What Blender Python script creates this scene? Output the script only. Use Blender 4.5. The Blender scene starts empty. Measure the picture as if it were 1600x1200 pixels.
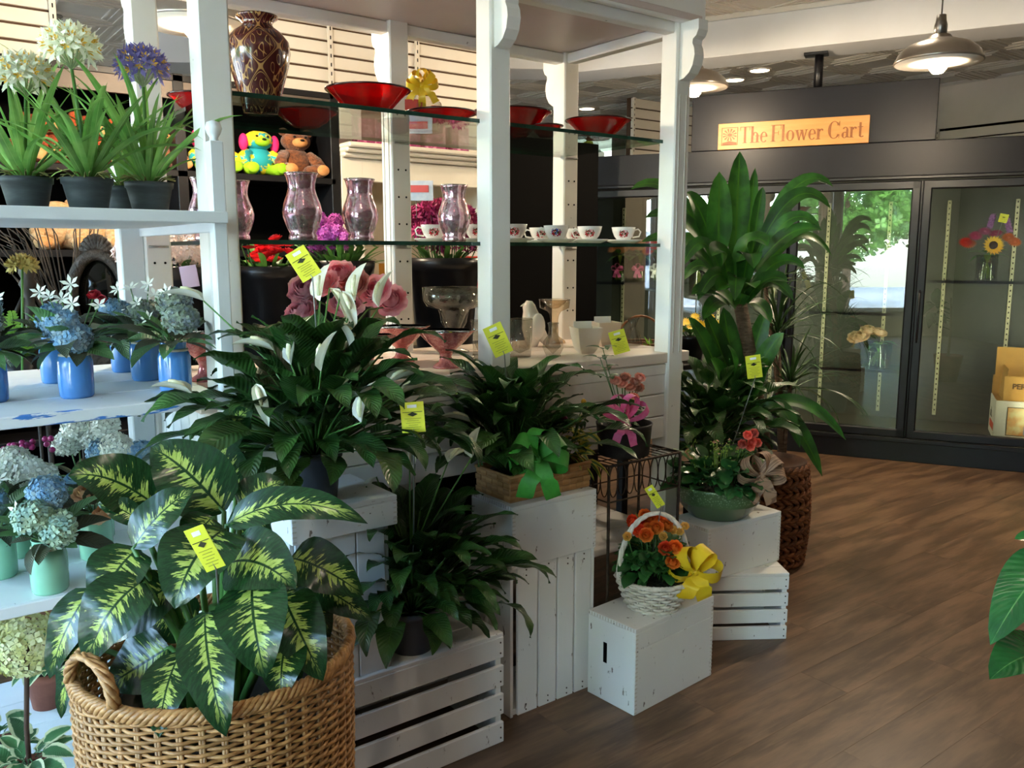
import bpy, math, random
from math import sin, cos, pi, radians as rad
from mathutils import Vector, Matrix, Euler
random.seed(11)
S = bpy.context.scene
COL = S.collection
# ------------------------------------------------------------------ camera
F_PX, PITCH, YAW, EYE = 1328.0, rad(8.73), rad(37.0), 1.45
cam_data = bpy.data.cameras.new('camera'); cam = bpy.data.objects.new('camera', cam_data); COL.objects.link(cam)
cam.location = (0, 0, EYE); cam.rotation_euler = (pi/2-PITCH, 0, -YAW)
cam_data.sensor_width = 36; cam_data.lens = F_PX/1600*36; cam_data.clip_start = .05
S.camera = cam
# ------------------------------------------------------------------ sky, sun, exposure
W = bpy.data.worlds.new('sky'); S.world = W; W.use_nodes = True
nt = W.node_tree; nt.nodes.clear()
sky = nt.nodes.new('ShaderNodeTexSky'); sky.sky_type = 'NISHITA'; sky.sun_disc = False
sky.sun_elevation = rad(48); sky.sun_rotation = rad(60); sky.dust_density = 2.0
bg = nt.nodes.new('ShaderNodeBackground'); bg.inputs['Strength'].default_value = SKY = 6.4
wo = nt.nodes.new('ShaderNodeOutputWorld')
nt.links.new(sky.outputs[0], bg.inputs[0]); nt.links.new(bg.outputs[0], wo.inputs[0])
sun_d = bpy.data.lights.new('sun', 'SUN'); sun_d.energy = 5.0; sun_d.angle = rad(.6); sun_d.color = (1, .94, .85)
sun = bpy.data.objects.new('sun', sun_d); COL.objects.link(sun); sun.rotation_euler = (rad(20), rad(36), 0)
DOWN_W = 20.0       # each ceiling downlight
LAMP_W = 60.0       # each pendant lamp
S.view_settings.view_transform = 'Standard'; S.view_settings.look = 'None'
S.view_settings.gamma = 1; S.view_settings.use_curve_mapping = False
S.view_settings.exposure = 0.38
# ------------------------------------------------------------------ a photographed direction meets a real plane
RV = Vector((cos(YAW), -sin(YAW), 0)); FH = Vector((sin(YAW), cos(YAW), 0)); EYEV = Vector((0, 0, EYE))
def ray(x, y):
    a = (x-800)/F_PX; b = (600-y)/F_PX
    return RV*a+FH*(cos(PITCH)+b*sin(PITCH))+Vector((0, 0, b*cos(PITCH)-sin(PITCH)))
def atz(x, y, z): d = ray(x, y); return EYEV+d*((z-EYE)/d.z)
def aty(x, y, Y): d = ray(x, y); return EYEV+d*(Y/d.y)
def atd(x, y, D): d = ray(x, y); return EYEV+d*(D/d.dot(FH))
def onpl(x, y, p, n): d = ray(x, y); return EYEV+d*((p-EYEV).dot(n)/d.dot(n))
def px(P):
    q = Vector(P)-EYEV; r = q.dot(RV); fw = q.dot(FH); u = q.z
    Fd = fw*cos(PITCH)-u*sin(PITCH)
    if Fd < .1: return None
    return 800+F_PX*r/Fd, 600-F_PX*(fw*sin(PITCH)+u*cos(PITCH))/Fd
# ------------------------------------------------------------------ mesh collecting
class MB:
    def __init__(s): s.V = []; s.F = []; s.U = []
    def put(s, V, F, U=None):
        o = len(s.V); s.V += [tuple(v) for v in V]; s.F += [tuple(i+o for i in f) for f in F]
        s.U += U if U else [(0, 0)]*len(V); return s
    def box(s, c, d, rz=0, b=0, M=None):
        hx, hy, hz = d[0]/2, d[1]/2, d[2]/2
        if b <= 0:
            V = [Vector((x*hx, y*hy, z*hz)) for x in (-1, 1) for y in (-1, 1) for z in (-1, 1)]
            F = [(0, 1, 3, 2), (4, 6, 7, 5), (0, 4, 5, 1), (2, 3, 7, 6), (0, 2, 6, 4), (1, 5, 7, 3)]
        else:
            V = []; idx = {}
            for x in (-1, 1):
                for y in (-1, 1):
                    for z in (-1, 1):
                        for ax in range(3):
                            v = [x*(hx-b), y*(hy-b), z*(hz-b)]; v[ax] = (x*hx, y*hy, z*hz)[ax]
                            idx[(x, y, z, ax)] = len(V); V.append(Vector(v))
            F = []; g = lambda x, y, z, a: idx[(x, y, z, a)]
            for q in (-1, 1):
                F += [(g(q, -1, -1, 0), g(q, 1, -1, 0), g(q, 1, 1, 0), g(q, -1, 1, 0))[::q],
                      (g(-1, q, -1, 1), g(-1, q, 1, 1), g(1, q, 1, 1), g(1, q, -1, 1))[::q],
                      (g(-1, -1, q, 2), g(1, -1, q, 2), g(1, 1, q, 2), g(-1, 1, q, 2))[::q]]
            for a in (-1, 1):
                for c2 in (-1, 1):
                    k = a*c2
                    F += [(g(-1, a, c2, 1), g(1, a, c2, 1), g(1, a, c2, 2), g(-1, a, c2, 2))[::-k],
                          (g(a, -1, c2, 0), g(a, 1, c2, 0), g(a, 1, c2, 2), g(a, -1, c2, 2))[::k],
                          (g(a, c2, -1, 0), g(a, c2, 1, 0), g(a, c2, 1, 1), g(a, c2, -1, 1))[::-k]]
                    for z in (-1, 1): F.append((g(a, c2, z, 0), g(a, c2, z, 1), g(a, c2, z, 2))[::a*c2*z])
        T = Matrix.Translation(c) @ (M if M else Matrix.Rotation(rz, 4, 'Z'))
        return s.put([T @ v for v in V], F)
    def lathe(s, prof, n=24, c=(0, 0, 0), wob=None, sx=1, sy=1):
        V = []; F = []; U = []; m = len(prof)
        for j, (r, z) in enumerate(prof):
            for i in range(n):
                a = 2*pi*i/n; k = r*(wob(a, j/(m-1)) if wob else 1)
                V.append((c[0]+k*cos(a)*sx, c[1]+k*sin(a)*sy, c[2]+z)); U.append((i/n, j/(m-1)))
        for j in range(m-1):
            for i in range(n):
                k = (i+1) % n; F.append((j*n+i, j*n+k, (j+1)*n+k, (j+1)*n+i))
        if prof[0][0] > 1e-5: F.append(tuple(range(n))[::-1])
        if prof[-1][0] > 1e-5 and prof[-1][1] >= prof[-2][1]-1e-9 and prof[-1][0] < prof[-2][0]: F.append(tuple((m-1)*n+i for i in range(n)))
        return s.put(V, F, U)
    def tube(s, pts, r, n=6, close=False):
        pts = [Vector(p) for p in pts]; m = len(pts); V = []; F = []; U = []
        rs = r if isinstance(r, (list, tuple)) else [r]*m
        up = Vector((0, 0, 1))
        for j, p in enumerate(pts):
            a = pts[(j-1) % m] if (close or j > 0) else p; b2 = pts[(j+1) % m] if (close or j < m-1) else p
            t = (b2-a); t = t.normalized() if t.length > 1e-9 else Vector((0, 0, 1))
            if abs(t.dot(up)) > .97: up = Vector((1, 0, 0)) if abs(t.x) < .9 else Vector((0, 1, 0))
            x = t.cross(up).normalized(); y = t.cross(x).normalized(); up = -y if j else up
            for i in range(n):
                q = 2*pi*i/n; V.append(p+(x*cos(q)+y*sin(q))*rs[j]); U.append((i/n, j/max(1, m-1)))
        for j in range(m if close else m-1):
            for i in range(n):
                k = (i+1) % n; j2 = (j+1) % m
                F.append((j*n+i, j2*n+i, j2*n+k, j*n+k))
        if not close: F += [tuple(range(n)), tuple((m-1)*n+i for i in range(n))[::-1]]
        return s.put(V, F, U)
    def ball(s, c, r, n=12, m=8, M=None):
        r = r if isinstance(r, (tuple, list)) else (r, r, r)
        V = []; F = []; T = M if M else Matrix()
        for j in range(m+1):
            t = pi*j/m
            for i in range(n):
                a = 2*pi*i/n; V.append(Vector(c)+T.to_3x3() @ Vector((r[0]*sin(t)*cos(a), r[1]*sin(t)*sin(a), r[2]*cos(t))))
        for j in range(m):
            for i in range(n):
                k = (i+1) % n; F.append((j*n+i, (j+1)*n+i, (j+1)*n+k, j*n+k))
        return s.put(V, F)
    def strip(s, pts, side, w, cup=0):
        """a ribbon along pts; side: vector or list; w: width or list"""
        V = []; F = []; U = []; m = len(pts)
        for j, p in enumerate(pts):
            p = Vector(p); sd = Vector(side[j] if isinstance(side, list) else side).normalized(); ww = (w[j] if isinstance(w, list) else w)/2
            V += [p-sd*ww, p+sd*ww]; U += [(0, j/(m-1)), (1, j/(m-1))]
        for j in range(m-1): F.append((2*j, 2*j+1, 2*j+3, 2*j+2))
        return s.put(V, F, U)
    def prism(s, poly, t, axis='Y', c=(0, 0, 0)):
        """a 2D outline given thickness t along axis"""
        n = len(poly); V = []
        for q in (-t/2, t/2):
            for (a, b) in poly:
                V.append({'Y': (a, q, b), 'X': (q, a, b), 'Z': (a, b, q)}[axis])
        V = [Vector(v)+Vector(c) for v in V]
        F = [tuple(range(n)), tuple(range(n, 2*n))[::-1]]+[(i, i+n, (i+1) % n+n, (i+1) % n) for i in range(n)]
        return s.put(V, F)
    def quadgrid(s, fn, nu, nv):
        V = []; U = []; F = []
        for j in range(nv+1):
            for i in range(nu+1): V.append(fn(i/nu, j/nv)); U.append((i/nu, j/nv))
        for j in range(nv):
            for i in range(nu): a = j*(nu+1)+i; F.append((a, a+1, a+nu+2, a+nu+1))
        return s.put(V, F, U)
    def merge(s, o, M=None):
        return s.put([(M @ Vector(v)) if M else v for v in o.V], o.F, list(o.U))
    def mesh(s, name, smooth=True):
        me = bpy.data.meshes.new(name); me.from_pydata(s.V, [], s.F)
        ul = me.uv_layers.new(name='UVMap')
        n = len(me.loops); li = [0]*n; me.loops.foreach_get('vertex_index', li)
        fl = [0.0]*(2*n)
        for k, v in enumerate(li): fl[2*k], fl[2*k+1] = s.U[v]
        ul.data.foreach_set('uv', fl)
        if smooth: me.polygons.foreach_set('use_smooth', [True]*len(me.polygons))
        me.update(); return me
def add(name, mb, mat, parent=None, loc=None, rot=None, smooth=True, M=None, auto=0, label=None, kind=None):
    me = mb if isinstance(mb, bpy.types.Mesh) else mb.mesh(name, smooth)
    if mat is not None and not me.materials: me.materials.append(mat)
    o = bpy.data.objects.new(name, me); COL.objects.link(o)
    if parent: o.parent = parent
    if M is not None: o.matrix_local = M
    else:
        if loc is not None: o.location = loc
        if rot is not None: o.rotation_euler = rot
    if label: o['label'] = label
    if kind: o['kind'] = kind
    return o
def T(name, label, cat, loc=(0, 0, 0), rz=0, group=None):
    o = bpy.data.objects.new(name, None); COL.objects.link(o); o.empty_display_size = .05
    o.location = loc; o.rotation_euler = (0, 0, rz)
    return tag(o, label, cat, group)
def tag(o, label, cat, group=None):
    o['label'] = label; o['category'] = cat
    if group: o['group'] = group
    return o
def struct(name, parent=None, loc=(0, 0, 0), rz=0):
    o = bpy.data.objects.new(name, None); COL.objects.link(o); o['kind'] = 'structure'; o.location = loc; o.rotation_euler = (0, 0, rz); return o
def copytree(o, label, loc, rz=None, sc=None):
    c = o.copy(); COL.objects.link(c); c.location = loc; c['label'] = label
    if rz is not None: c.rotation_euler = (0, 0, rz)
    if sc: c.scale = (sc, sc, sc)
    def rec(a, b):
        for ch in a.children:
            d = ch.copy(); COL.objects.link(d); d.parent = b; rec(ch, d)
    rec(o, c); return c
R3 = lambda *a: Euler(a).to_matrix().to_4x4()
def TR(loc, rz=0, el=0, roll=0, sc=1):
    return Matrix.Translation(loc) @ Matrix.Rotation(rz, 4, 'Z') @ Matrix.Rotation(-el, 4, 'Y') @ Matrix.Rotation(roll, 4, 'X') @ Matrix.Diagonal((sc, sc, sc, 1))
rnd = random.uniform
# ------------------------------------------------------------------ materials
def lin(h):
    if isinstance(h, tuple): return h if len(h) == 4 else h+(1,)
    h = h.lstrip('#'); c = [int(h[i:i+2], 16)/255 for i in (0, 2, 4)]
    return tuple(x/12.92 if x <= .04045 else ((x+.055)/1.055)**2.4 for x in c)+(1,)
MATS = {}
class NT:
    def __init__(s, m): s.t = m.node_tree
    def n(s, typ, **kw):
        o = s.t.nodes.new('ShaderNode'+typ)
        for k, v in kw.items():
            if k.startswith('i_'):
                key = k[2:]; o.inputs[int(key) if key.isdigit() else key.replace('_', ' ')].default_value = v
            else: setattr(o, k, v)
        return o
    def l(s, a, b): s.t.links.new(a, b)
    def math(s, op, a, b=None, clamp=False):
        o = s.n('Math', operation=op, use_clamp=clamp)
        for i, v in enumerate((a, b)):
            if v is None: continue
            if isinstance(v, (int, float)): o.inputs[i].default_value = v
            else: s.l(v, o.inputs[i])
        return o.outputs[0]
    def mix(s, fac, a, b):
        o = s.n('Mix', data_type='RGBA')
        for i, v in ((0, fac), (6, a), (7, b)):
            if isinstance(v, (int, float, tuple)): o.inputs[i].default_value = v
            else: s.l(v, o.inputs[i])
        return o.outputs[2]
    def ramp(s, v, lo, hi):
        o = s.n('MapRange', i_1=lo, i_2=hi, interpolation_type='SMOOTHSTEP'); s.l(v, o.inputs[0]); return o.outputs[0]
    def noise(s, vec, scale, detail=3, rough=.5):
        o = s.n('TexNoise', i_Scale=scale, i_Detail=detail, i_Roughness=rough)
        if vec is not None: s.l(vec, o.inputs['Vector'])
        return o.outputs[0]
    def scaled(s, vec, sc):
        o = s.n('Mapping'); o.inputs['Scale'].default_value = sc; s.l(vec, o.inputs[0]); return o.outputs[0]
def newmat(name):
    m = bpy.data.materials.new(name); m.use_nodes = True; MATS[name] = m
    b = m.node_tree.nodes['Principled BSDF']; return m, NT(m), b
def M(name, c1, c2=None, rough=.5, metal=0, scale=9, lo=.35, hi=.65, stretch=(1, 1, 1), bump=0, trans=0, ior=1.45, emit=None, es=0, coat=0, spec=.5, rand=0, sheen=0, alpha=1, coords='Object', bscale=None):
    if name in MATS: return MATS[name]
    m, N, b = newmat(name)
    b.inputs['Roughness'].default_value = rough; b.inputs['Metallic'].default_value = metal; b.inputs['IOR'].default_value = ior
    b.inputs['Specular IOR Level'].default_value = spec
    if trans: b.inputs['Transmission Weight'].default_value = trans
    if coat: b.inputs['Coat Weight'].default_value = coat
    if sheen: b.inputs['Sheen Weight'].default_value = sheen
    if emit: b.inputs['Emission Color'].default_value = lin(emit); b.inputs['Emission Strength'].default_value = es
    col = lin(c1)
    tc = N.n('TexCoord'); vec = N.scaled(tc.outputs[coords], stretch)
    if c2 is not None:
        col = N.mix(N.ramp(N.noise(vec, scale, 4, .6), lo, hi), lin(c1), lin(c2))
    if rand:
        oi = N.n('ObjectInfo'); hs = N.n('HueSaturation'); f = N.n('MapRange', i_3=1-rand, i_4=1+rand); N.l(oi.outputs['Random'], f.inputs[0]); N.l(f.outputs[0], hs.inputs['Value'])
        if isinstance(col, tuple): hs.inputs['Color'].default_value = col
        else: N.l(col, hs.inputs['Color'])
        col = hs.outputs[0]
    if isinstance(col, tuple): b.inputs['Base Color'].default_value = col
    else: N.l(col, b.inputs['Base Color'])
    if bump:
        bp = N.n('Bump', i_Strength=bump, i_Distance=.01); N.l(N.noise(vec, bscale or scale*3, 3), bp.inputs['Height']); N.l(bp.outputs[0], b.inputs['Normal'])
    return m
def leafmat(name, c1, c2, rib=None, ribw=.05, rough=.36, transl=.2, veins=0, margin=None, mw=.75):
    m, N, b = newmat(name)
    uv = N.n('UVMap'); sx = N.n('SeparateXYZ'); N.l(uv.outputs[0], sx.inputs[0])
    d = N.math('MULTIPLY', N.math('ABSOLUTE', N.math('SUBTRACT', sx.outputs[0], .5)), 2)
    tc = N.n('TexCoord'); col = N.mix(N.ramp(N.noise(tc.outputs['Object'], 14, 3), .35, .65), lin(c1), lin(c2))
    oi = N.n('ObjectInfo'); hs = N.n('HueSaturation'); f = N.n('MapRange', i_3=.72, i_4=1.3); N.l(oi.outputs['Random'], f.inputs[0]); N.l(f.outputs[0], hs.inputs['Value']); N.l(col, hs.inputs['Color']); col = hs.outputs[0]
    if margin: 
        e = N.math('ADD', d, N.math('MULTIPLY', N.noise(tc.outputs['Object'], 60, 2), .5)); col = N.mix(N.ramp(e, mw, mw+.15), col, lin(margin))
    if rib: col = N.mix(N.ramp(d, ribw, ribw*.3), col, lin(rib))
    N.l(col, b.inputs['Base Color']); b.inputs['Roughness'].default_value = rough
    wv = N.math('SINE', N.math('MULTIPLY', N.math('SUBTRACT', sx.outputs[1], N.math('MULTIPLY', d, .18)), 95))
    if veins:
        bp = N.n('Bump', i_Strength=veins, i_Distance=.004); N.l(wv, bp.inputs['Height']); N.l(bp.outputs[0], b.inputs['Normal'])
    tl = N.n('BsdfTranslucent'); N.l(col, tl.inputs[0]); mx = N.n('MixShader', i_0=transl)
    N.l(b.outputs[0], mx.inputs[1]); N.l(tl.outputs[0], mx.inputs[2]); N.l(mx.outputs[0], m.node_tree.nodes['Material Output'].inputs[0])
    return m
def paneglass(name, tint='#ffffff', refl=1.5, rough=0.0, strength=1.0):
    """thin pane: what is behind it shows through, what is before it mirrors by Fresnel"""
    m, N, b = newmat(name)
    t = N.n('BsdfTransparent'); t.inputs[0].default_value = lin(tint); g = N.n('BsdfGlossy', i_Roughness=rough)
    lw = N.n('LayerWeight', i_Blend=.5); mx = N.n('MixShader'); f0 = ((refl-1)/(refl+1))**2*strength
    N.l(N.math('ADD', N.math('MULTIPLY', N.math('POWER', lw.outputs['Facing'], 5.0), 1-f0), f0, True), mx.inputs[0]); N.l(t.outputs[0], mx.inputs[1]); N.l(g.outputs[0], mx.inputs[2])
    N.l(mx.outputs[0], m.node_tree.nodes['Material Output'].inputs[0]); m.node_tree.nodes.remove(b)
    return m
def worn(name, base, under, amt=.5, sc=(1, 1, 1), scale=30, rough=.55, c2=None):
    """painted wood with scuffs"""
    m, N, b = newmat(name); tc = N.n('TexCoord'); v = N.scaled(tc.outputs['Object'], sc)
    c = N.mix(N.ramp(N.noise(v, 4, 3), .3, .7), lin(base), lin(c2 or base))
    c = N.mix(N.ramp(N.noise(v, scale, 5, .7), 1-amt*.5, 1-amt*.5+.04), c, lin(under))
    N.l(c, b.inputs['Base Color']); b.inputs['Roughness'].default_value = rough
    bp = N.n('Bump', i_Strength=.12, i_Distance=.004); N.l(N.noise(v, scale*2, 3), bp.inputs['Height']); N.l(bp.outputs[0], b.inputs['Normal']); return m
m_white = worn('white_paint', '#efe9df', '#8f857a', .62, (1, 1, 1), 22, .5, '#f4f0ea')
m_crate = worn('crate_paint', '#eeece8', '#857a70', .73, (1, 1, .35), 34, .6, '#f2f0ec')
m_shelfw = worn('shelf_paint', '#dfe5e8', '#9aa3a8', .62, (1, 1, 1), 18, .5, '#e9edee')
m_cream = M('cream_wall', '#e9ddc8', '#e3d6c0', .6)
m_black = M('black_paint', '#101012', '#161517', .45, spec=.3)
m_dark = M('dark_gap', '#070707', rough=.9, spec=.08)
m_cooler = M('cooler_charcoal', '#0c0c11', '#0f0f14', .42, scale=3, spec=.3)
m_coolblk = M('cooler_frame_black', '#08080c', '#0b0b10', .38)
m_glass = paneglass('shelf_glass', '#e4f2ea', 1.45)
m_gedge = M('glass_edge_green', '#1d3b30', '#274c3c', .12, spec=.8)
m_pane = paneglass('window_glass', '#f6faf8', 1.45)
m_doorglass = paneglass('cooler_glass', '#cfd4d1', 1.9, .004, 1.1)
m_iron = M('wrought_iron', '#2e2925', '#3c342d', .55, .4)
m_ltwood = M('pale_wood', '#c79a63', '#b98950', .5, scale=5, stretch=(1, 6, 6))
m_soil = M('soil', '#2b211a', '#1a1410', .9, scale=60, bump=.8)
m_moss = M('moss', '#4d4a38', '#2c2b20', .9, scale=70, bump=1)
m_tagy = M('tag_yellow', '#e3e03c', '#dcd935', .55, scale=3)
m_ink = M('tag_ink', '#33331c', rough=.6)
m_paper = M('white_paper', '#f2f0ea', rough=.6)
m_wire = M('wire_grey', '#8a8a86', rough=.4, metal=.8)
m_steel = M('brushed_steel', '#a8a6a2', '#8c8a86', .3, 1, scale=20)
m_clear = paneglass('clear_glassware', '#e9e8e3', 1.6, .03, 1.5)
m_stem = M('green_stem', '#4f7d38', '#3f6a2c', .5)
def petalmat(name, c1, c2, tr=.35): return leafmat(name, c1, c2, None, .05, .6, tr) if name not in MATS else MATS[name]
# ------------------------------------------------------------------ leaves, flowers, bows, tags
def leaf(L, W, n=8, bend=1.2, fold=.2, pet=0, pr=.003, pbend=.2, wave=0, prof='lance', k=1.0, seed=0, wide=5):
    """starts along +x, curls down; petiole then blade"""
    mb = MB(); p = Vector((0, 0, 0)); th = 0.0; ph = seed*1.7
    if pet > 0:
        pts = [p.copy()]
        for i in range(4):
            p = p+Vector((cos(th), 0, -sin(th)))*pet/4; th += pbend/4; pts.append(p.copy())
        mb.tube(pts, [pr, pr, pr*.9, pr*.8, pr*.7], 4); mb.U = [(.5, 0)]*len(mb.V)
    V = []; U = []; F = []
    ss = [-1+2*i/(wide-1) for i in range(wide)]
    for j in range(n+1):
        t = j/n
        w = {'lance': sin(pi*min(1, t**.72*.985+.012))**.85, 'strap': min(1, t*6+.35)*(1-t**3.2)**.8+.0, 'ovate': sin(pi*min(1, t**.62*.985+.015))**.75,
             'round': sin(pi*min(1, t**.8*.97+.03))**.5}[prof]*W/2
        tn = Vector((cos(th), 0, -sin(th))); nn = Vector((sin(th), 0, cos(th)))
        for q in ss:
            z = abs(q)*w*fold+wave*sin(t*13+ph+q*1.5)*abs(q)
            V.append(p+Vector((0, q*w, 0))+nn*z); U.append(((q+1)/2, t))
        p = p+tn*(L/n); th += bend/n*(.5+t*k)
    m = wide
    for j in range(n):
        for i in range(m-1): a = j*m+i; F.append((a, a+1, a+m+1, a+m))
    return mb.put(V, F, U)
def star(mb, c, nrm, r, n=5, w=.5, cup=.25, rot=0):
    """a small flower of n petals around nrm"""
    nrm = Vector(nrm).normalized(); a = nrm.orthogonal().normalized(); b = nrm.cross(a); c = Vector(c)
    for i in range(n):
        q = rot+2*pi*i/n; d = a*cos(q)+b*sin(q); s2 = nrm.cross(d)
        V = [c, c+d*r*.55+s2*r*w*.5+nrm*r*cup*.6, c+d*r+nrm*r*cup, c+d*r*.55-s2*r*w*.5+nrm*r*cup*.6]
        mb.put(V, [(0, 1, 2, 3)], [(.5, 0), (1, .5), (.5, 1), (0, .5)])
    return mb
def cluster(n, R, r, pet=5, w=.6, cup=.25, top=False, sq=1):
    """florets all over a ball of radius R"""
    mb = MB()
    for i in range(n):
        z = 1-2*(i+.5)/n*(0.6 if top else 1); a = i*2.39996; q = math.sqrt(max(0, 1-z*z)); d = Vector((q*cos(a), q*sin(a), z))
        star(mb, Vector((d.x*R, d.y*R, d.z*R*sq))*rnd(.88, 1.06), d+Vector((rnd(-.3, .3), rnd(-.3, .3), rnd(-.3, .3))), r*rnd(.8, 1.15), pet, w, cup, rnd(0, 6))
    return mb
def rose(R, layers=5):
    """bloom of nested cupped petals, facing +z"""
    mb = MB()
    for L in range(layers):
        f = (L+1)/layers; n = 3+L; rho = R*(.3+.66*f); pm = rad(160-66*f)
        for i in range(n):
            a = 2*pi*i/n+L*.8; sp = pi/n*1.45; ph = rnd(0, 6)
            def fn(u, v, a=a, rho=rho, pm=pm, sp=sp, f=f, ph=ph):
                s2 = (u-.5)*2; k = pm*v*(1-.12*abs(s2)**3); aa = a+s2*sp*(.55+.45*v); q = rho*(sin(k)+.42*f*f*v*v)*(1+.07*v*sin(u*10+ph))
                return (q*cos(aa), q*sin(aa), rho*(1-cos(k))*(1-.45*f*f*v)+(1-f)*R*.4-R*.4+R*.05*v*sin(u*9+ph))
            mb.quadgrid(fn, 5, 4)
    return mb
def bow(parent, mat, loc, rz, s=.05, w=.03, loops=4, tails=2, tl=2.0, name='bow', face=pi/2, spread=1):
    """ribbon bow: loops, tails, knot - each its own ribbon"""
    Mb = Matrix.Translation(loc) @ Matrix.Rotation(rz, 4, 'Z')
    bo = bpy.data.objects.new(name, None); COL.objects.link(bo); bo.parent = parent; bo.matrix_local = Mb; bo.empty_display_size = .02
    for i in range(loops):
        a = (pi*(i+.5)/loops-pi/2)*1.15*spread+pi/2 if loops > 2 else (rad(20), rad(160))[i]
        mb = MB(); pts = []
        for j in range(15):
            t = j/14*2*pi; rr = s*(1-cos(t))*.62; hh = s*.42*sin(t)*(1-.2*cos(t))
            pts.append((rr, 0, hh))
        mb.strip(pts, (0, 1, 0), [w*(.45+.55*min(1, (1-cos(j/14*2*pi))*.9)) for j in range(15)])
        add('loop', mb, mat, bo, M=Matrix.Rotation(-a, 4, 'Y') @ Matrix.Rotation(random.choice((-1, 1))*rnd(.55, 1.05), 4, 'X'))
    for i in range(tails):
        mb = MB(); q = (i-(tails-1)/2)*.75; n = 9
        pts = [(sin(q)*s*tl*t/n, -s*.25*sin(t/n*3.0), -cos(q)*s*tl*t/n+.1*s*sin(t*1.3)) for t in range(n+1)]
        sd = [Vector((cos(q), .45*sin(t*.8+i), sin(q)*.6)) for t in range(n+1)]
        mb.strip(pts, sd, [w*(.5+.5*min(1, t/3)) for t in range(n+1)]); add('tail', mb, mat, bo)
    add('knot', MB().ball((0, -.004, 0), (s*.22, s*.2, s*.22), 10, 6), mat, bo)
    return bo
def price_tag(label, P, w, h, tilt=0, yaw=-YAW, lean=0, stake=None, base=None, sticker=True, name='price_tag'):
    """yellow card on a thin stake; P is the card's centre"""
    t = T(name, label, 'tag', P, 0, 'yellow price tags')
    Q = R3(0, 0, yaw) @ R3(lean, 0, 0) @ Matrix.Rotation(tilt, 4, 'Y')
    cd = add('card', MB().box((0, 0, 0), (w, .0012, h), b=.0004), m_tagy, t, M=Q, smooth=False)
    y = -.0011
    if sticker: add('price_sticker', MB().box((0, y, h*.36), (w*.4, .0008, h*.1)), m_paper, cd, smooth=False)
    mb = MB().prism([(-w*.22, h*.1), (0, h*.03), (w*.22, h*.1), (0, h*.17)], .0008, 'Y', (0, y, 0)); mb.prism([(-w*.42, h*.165), (w*.42, h*.165), (w*.42, h*.18), (-w*.42, h*.18)], .0006, 'Y', (0, y, 0))
    add('emblem', mb, m_ink, cd, smooth=False)
    mb = MB()
    for i, q in enumerate((.7, .5, .62, .4, .66, .5)): mb.box((0, y, -h*(.04+.07*i)), (w*q, .0004, h*.012))
    add('printed_lines', mb, M('tag_print', '#8f8f2c', rough=.6), cd, smooth=False)
    if base is not None:
        b = Vector(base)-Vector(P); top = (Q @ Vector((0, 0, -h*.5)))
        add('stake', MB().tube([b, b.lerp(top, .5)+Vector((.004, 0, 0)), top, Q @ Vector((0, .002, -h*.2))], .0018, 5), m_wire, t)
    return t
# ================================================================== ROOM SHELL
X0, X1, Y0, Y1, ZC = -3.2, 9.0, -2.6, 9.2, 3.15
m_tile = M('tin_ceiling', '#cfcac0', '#c4beb3', .32, scale=2)
m_wallp = M('wall_paint', '#d9d0c2', '#d3cabb', .7, scale=2)
m_groove = M('slat_groove', '#4a3422', rough=.8)
m_slat = M('slat_board', '#e6dfd2', '#e0d8c9', .55, scale=2)
# floor: vinyl planks running along x, one colour field over all of them
def floor_mat():
    m, N, b = newmat('floor_planks'); g = N.n('NewGeometry'); P = g.outputs['Position']
    sp = N.n('SeparateXYZ'); N.l(P, sp.inputs[0])
    row = N.math('FLOOR', N.math('DIVIDE', sp.outputs[1], .18)); colm = N.math('FLOOR', N.math('DIVIDE', N.math('ADD', sp.outputs[0], N.math('MULTIPLY', N.math('MODULO', N.math('MULTIPLY', row, .37), 1.0), 1.22)), 1.22))
    cb = N.n('CombineXYZ'); N.l(row, cb.inputs[0]); N.l(colm, cb.inputs[1]); wn = N.n('TexWhiteNoise'); N.l(cb.outputs[0], wn.inputs[0])
    off = N.n('VectorMath', operation='SCALE', i_Scale=.25); N.l(wn.outputs[1], off.inputs[0]); av = N.n('VectorMath', operation='ADD'); N.l(P, av.inputs[0]); N.l(off.outputs[0], av.inputs[1])
    s1 = N.noise(N.scaled(av.outputs[0], (1.3, 7, 1)), 1.6, 4, .62); s2 = N.noise(N.scaled(av.outputs[0], (2.2, 26, 1)), 2.4, 5, .65); s3 = N.noise(N.scaled(P, (.9, 2.6, 1)), 1.3, 2)
    c = N.mix(N.ramp(s1, .36, .68), lin('#523c2a'), lin('#7d6047'))
    c = N.mix(N.math('MULTIPLY', N.ramp(s2, .5, .75), .42), c, lin('#957860')); c = N.mix(N.math('MULTIPLY', N.ramp(s3, .55, .35), .35), c, lin('#49382a'))
    c2 = N.n('HueSaturation'); N.l(c, c2.inputs['Color']); f = N.n('MapRange', i_3=.96, i_4=1.04); N.l(wn.outputs[0], f.inputs[0]); N.l(f.outputs[0], c2.inputs['Value'])
    N.l(c2.outputs[0], b.inputs['Base Color']); r = N.n('MapRange', i_3=.34, i_4=.5); N.l(s2, r.inputs[0]); N.l(r.outputs[0], b.inputs['Roughness'])
    bp = N.n('Bump', i_Strength=.12, i_Distance=.003); N.l(s2, bp.inputs['Height']); N.l(bp.outputs[0], b.inputs['Normal']); return m
m_floor = floor_mat()
fl = struct('floor'); PLK = []
r = math.floor(Y0/.18)
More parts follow.
